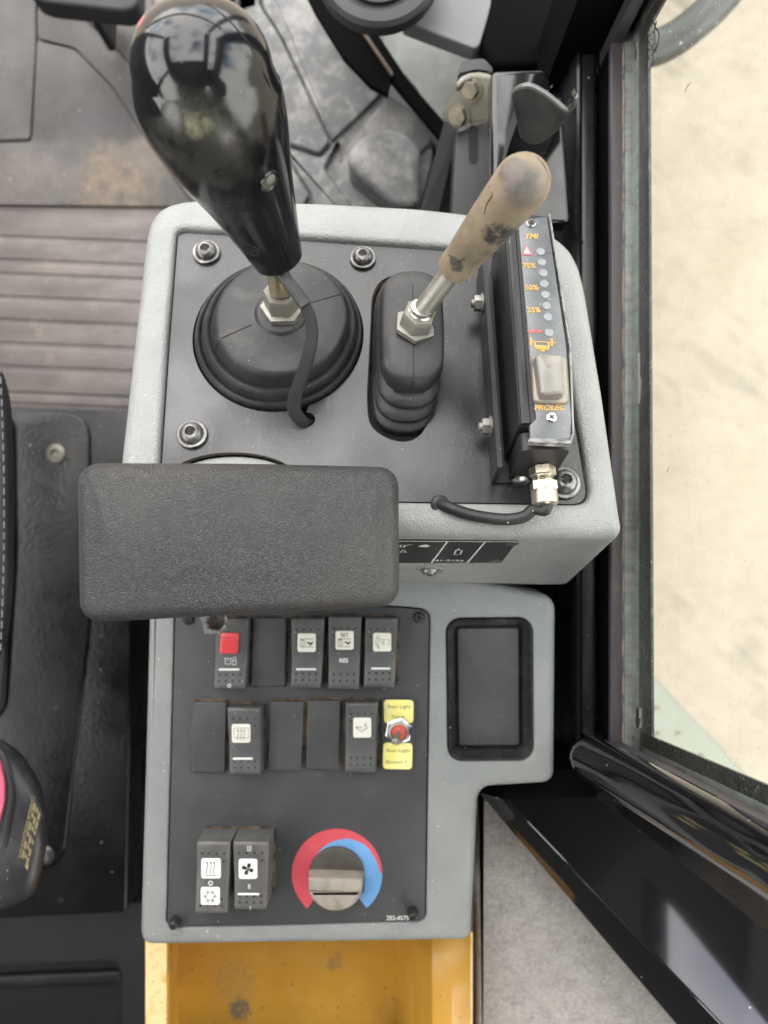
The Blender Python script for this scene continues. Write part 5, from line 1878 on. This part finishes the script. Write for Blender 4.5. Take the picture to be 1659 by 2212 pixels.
# 5: demist
R = Rocker(((490, 1530), (561, 1530), (562, 1675), (496, 1675)), 'charcoal rocker switch with boxed wavy demist arrows in the middle row', base=.006, hi=.0075, dip=.0052, end=.0085)
l_ = R.lens(501, 1564, 541, 1604)
def wav(x, y0, y1, n=10, a=1.6):
    return [(x + a * math.sin((y - y0) / (y1 - y0) * 2 * PI), y) for y in [y0 + (y1 - y0) * k / n for k in range(n + 1)]]
R.strokes([[(506, 1572), (537, 1572), (537, 1593), (506, 1593), (506, 1572)]] + [wav(x, 1577, 1598) for x in (514, 521, 528)] + [[(x - 2, 1579), (x, 1575), (x + 2, 1579)] for x in (514, 521, 528)], .0004, .00095, 'demist_symbol', 'blackp', l_)
R.bar(503, 546, 1638.5)
R.dimples()
# 6: angle
R = Rocker(((747, 1519), (816, 1519), (811, 1670), (746, 1670)), 'charcoal rocker switch with small wedge and down arrow beside yellow labels')
l_ = R.lens(763, 1550, 802, 1593)
R.strokes([[(768, 1570), (781, 1570), (781, 1579), (768, 1570)], [(781, 1580), (796, 1570)], [(790, 1559), (790, 1569)], [(788, 1566), (790, 1569.5), (792, 1566)]], .0004, .00095, 'wedge_symbol', 'blackp', l_)
R.dimples()
# 7: heat / snow
R = Rocker(((425, 1820), (497, 1820), (489, 1974), (421, 1975)), 'worn rocker switch with heat waves lens above a snowflake lens', base=.018, hi=.008, dip=.0055, end=.0075, mtl='switch_lo')
l_ = R.lens(435, 1854, 477, 1897, 'lens_w')
R.strokes([wav(x, 1862, 1887) for x in (448, 455.5, 463)] + [[(x - 2, 1864), (x, 1859.5), (x + 2, 1864)] for x in (448, 455.5, 463)] + [[(443, 1890), (468, 1890)]], .0005, .00095, 'heat_symbol', 'blackp', l_)
R.strokes([[(455.2 + 4.2 * math.cos(a), 1907.4 + 4.2 * math.sin(a)) for a in [k * PI / 8 for k in range(17)]]], .0008, .0003, 'ring_mark', 'whitep')
l_ = R.lens(434, 1916, 475, 1954, 'lens_w')
sn = []
for k in range(6):
    a = k * PI / 3
    sn.append([(454.5 + 8 * math.cos(a), 1935 + 8 * math.sin(a)), (454.5 + 16 * math.cos(a), 1935 + 16 * math.sin(a))])
    for d_ in (-.35, .35):
        sn.append([(454.5 + 9 * math.cos(a), 1935 + 9 * math.sin(a)), (454.5 + 14 * math.cos(a + d_), 1935 + 14 * math.sin(a + d_))])
    sn.append([(454.5 + 9 * math.cos(a), 1935 + 9 * math.sin(a)), (454.5 + 9 * math.cos(a + PI / 3), 1935 + 9 * math.sin(a + PI / 3))])
R.strokes(sn, .0004, .00095, 'snow_symbol', 'blackp', l_)
R.dimples(skip_low=(.385, .61))
# 8: fan
R = Rocker(((503, 1820), (580, 1820), (574, 1966), (507, 1966)), 'worn rocker switch with a four blade fan on its white lens', base=.018, hi=.008, dip=.0055, end=.0065, mtl='switch_lo')
l_ = R.lens(516, 1855, 556, 1898, 'lens_w')
pet = []
for k in range(4):
    a0 = rad(-60 + 90 * k)
    ca, sa = math.cos(a0), math.sin(a0)
    pet.append([(535.5 + ca * q - sa * w_, 1876 + sa * q + ca * w_) for q, w_ in ((1, -.8), (4, -4), (8, -6), (12, -5), (13.5, -1.5), (12, 2), (7, 3), (3, 1.6), (1, .8))])
R.fills(pet, .00095, 'fan_symbol', 'blackp', l_)
R.bar(514, 560, 1931, 'lens_w')
R.strokes([[(535, 1826), (535, 1839)], [(538.5, 1826), (538.5, 1839)], [(542, 1826), (542, 1839)], [(537, 1909), (537, 1920)], [(540, 1909), (540, 1920)], [(541, 1957), (540, 1966)]], .0005, .0003, 'speed_marks', 'whitep')
R.dimples()

# ------------------------------------------------------------------ toggle switch with labels
c = LF.loc(859, 1585, PH)
tgf = LF.at((c.x, c.y, PH))
tg_ = thing('toggle_switch', 'small metal toggle switch with red bushing between two yellow labels', 'switch', tgf)
po = rpoly([tgf.xy(u, v, .0032) for u, v in ((824, 1510), (897, 1511), (893, 1664), (822, 1662))], .002, 3)
MB().prism(po, -.001, .0032, .001).out('toggle_plate', M['blank'], tg_)
for qd, t1_, t2_ in ((((829, 1511.5), (893, 1512), (893, 1562), (830, 1563)), 'Rear Light', 'Top +'), (((828, 1604), (891, 1605), (890, 1662), (827, 1661)), 'Rear Light', 'Bottom +')):
    po = rpoly([tgf.xy(u, v, .0036) for u, v in qd], .003, 4)
    lb = MB().prism(po, .0031, .0036).out('yellow_label', M['yellow_label'], tg_)
    cu = sum(q_[0] for q_ in qd) / 4
    v0, v1 = qd[0][1], qd[2][1]
    for tx, t, sx_ in ((t1_, .3, 1.15), (t2_, .73, 1.1)):
        p = tgf.loc(cu - (3 if t > .5 else 0), v0 + (v1 - v0) * t, .0036)
        text(tx, .0040, T(p.x, p.y, .0038), M['ink'], lb, sx=sx_, shear=.25, bold=-.00002)
p = tgf.loc(861, 1578, .004)
b = MB()
hexnut(b, T(p.x, p.y, .0032, .35), .0112, .003, .15)
b.out('toggle_nut', M['steel'], tg_)
MB().lathe([(.0079, .004), (.0079, .0105), (.0068, .0108), (.0064, .0092), (.0058, .0088)], 24, T(p.x, p.y, 0)).out('bushing_ring', M['zinc'], tg_)
MB().lathe([(.0062, .005), (.0062, .0094), (.003, .0100)], 24, T(p.x, p.y, 0)).out('bushing', M['toggle_red'], tg_)
p1 = tgf.wl(853, 1600, .578)
MB().tube([Vector((p.x, p.y, .008)), Vector((p.x, p.y, .008)).lerp(p1, .5), p1], [.0018, .0026, .0031], 14, round_ends=True).out('toggle_lever', M['zinc'], tg_)

# ------------------------------------------------------------------ heater knob
c = LF.loc(727.5, 1886, PH)
kF = LF.at((c.x, c.y, PH))
kn = thing('heater_knob', 'dusty round heater knob with upright grip inside the red and blue scale', 'knob', kF)
MB().lathe([(.0226, 0), (.0226, .003), (.0216, .0042), (0, .0042)], 48, T(0, -.0005, 0)).out('knob_disc', M['knob'], kn)
a_ = rad(-2)
hh_ = .0185
bar = rpoly([(-.0222, -.0058), (.0222, -.0058), (.0225, .0046), (-.0225, .0046)], .002, 3)
b = MB().prism(bar, .003, hh_, .0016)
for i in range(len(b.v)):
    b.v[i] = Matrix.Rotation(a_, 4, 'Z') @ Vector((b.v[i].x * (1 - .06 * b.v[i].z / hh_), b.v[i].y, b.v[i].z))
b.out('knob_grip', M['knob_lit'], kn)
seg_ = [(.0224 * math.cos(rad(a)), -.0005 + .0224 * math.sin(rad(a))) for a in range(195, 346, 6)]
MB().prism(seg_, .0035, .0165, .003).out('knob_shoulder', M['knob_lit'], kn)

# ================================================================== YELLOW BOX
yf_c = flat(.665).i @ W(505, 2120, .80)
M['yellow'] = mat('orange yellow paint', (.53, .285, .032), .42, coat=.1, var=[((.46, .245, .035), 9, .40, .64, .9), ((.22, .16, .09), 24, .60, .70, .8), ((.54, .33, .085), 40, .52, .72, .5), ((.10, .08, .055), 60, .69, .74, .8)], specks=(120, .15, .3, (.08, .06, .04)), blobs=[(yf_c, .05, 170, .28, .62, (.40, .24, .06), .6), (yf_c + Vector((.006, -.03, 0)), .024, 260, .33, .50, (.17, .13, .08), .6)], scratch=(90, (1, .1, 1), .64, .72, .35, (.60, .42, .18)), rvar=(30, .1))
yd = flat(.665)
yb = thing('yellow_box', 'open orange yellow painted steel box below the switch console', 'box', yd)
b = MB()
# cross-section swept backwards: left flange, floor, right slope, ledge, outer slope
def sect(v):
    pts = []
    for u, d in ((314, .78), (314, .665), (362, .665), (366, .668), (384, .80), (850, .80), (856, .80), (929, .672), (934, .668), (976, .664), (1012, .672), (1018, .675), (1018, .78)):
        p = yd.wl(u, 2100, d)
        q_ = yd.wl(u, v, .70)
        pts.append(Vector((p.x, q_.y, p.z)))
    return pts
b.loft([sect(v) for v in (1980, 2120, 2260, 2420)], False, False, False)
o = b.out('box_shell', M['yellow'], yb, sharp=25)
s_ = o.modifiers.new('thick', 'SOLIDIFY')
s_.thickness = .0018
s_.offset = -1
b = MB()
e = [sect(v)[2] for v in (1980, 2060, 2140, 2220, 2300, 2420)]
fl0 = [sect(v)[1] for v in (1980, 2060, 2140, 2220, 2300, 2420)]
b.loft([[p + Vector((.0004, 0, .0008)) for p in fl0], [p + Vector((-.0006, 0, .0008)) for p in e]], False, False, False)
b.out('left_flange', M['yellow_hi'], yb)
M['yellow_floor'] = M['yellow']
b = MB()
e = [sect(v)[11] for v in (1980, 2060, 2140, 2220, 2300, 2420)]
b.tube([p + Vector((0, 0, .0004)) for p in e], .0011, 8)
b.out('right_lip', M['yellow_hi'], yb)
b = MB()
a0 = sect(1985)
b.loft([[a0[5] + Vector((0, 0, .0)), a0[4] + Vector((0, 0, .0))], [a0[5] + Vector((0, 0, .12)), a0[4] + Vector((0, 0, .12))]], False, False, False)
b.out('end_wall', M['yellow'], yb)

# backing under everything, inside the cab: dark body sides below the consoles
MB().prism([LF.xy(*q_) for q_ in ((330, 1290), (330, 1960), (1000, 1960), (1000, 1700), (1150, 1660), (1150, 1290))], -.40, -.072).out('console_pedestal', M['dark'], lo)
MB().prism(inset(ccw(rpoly([UF.xy(u, v, -.003) for u, v in out_px], .008, 4)), .02), -.42, -.134).out('console_pedestal', M['dark'], uc)
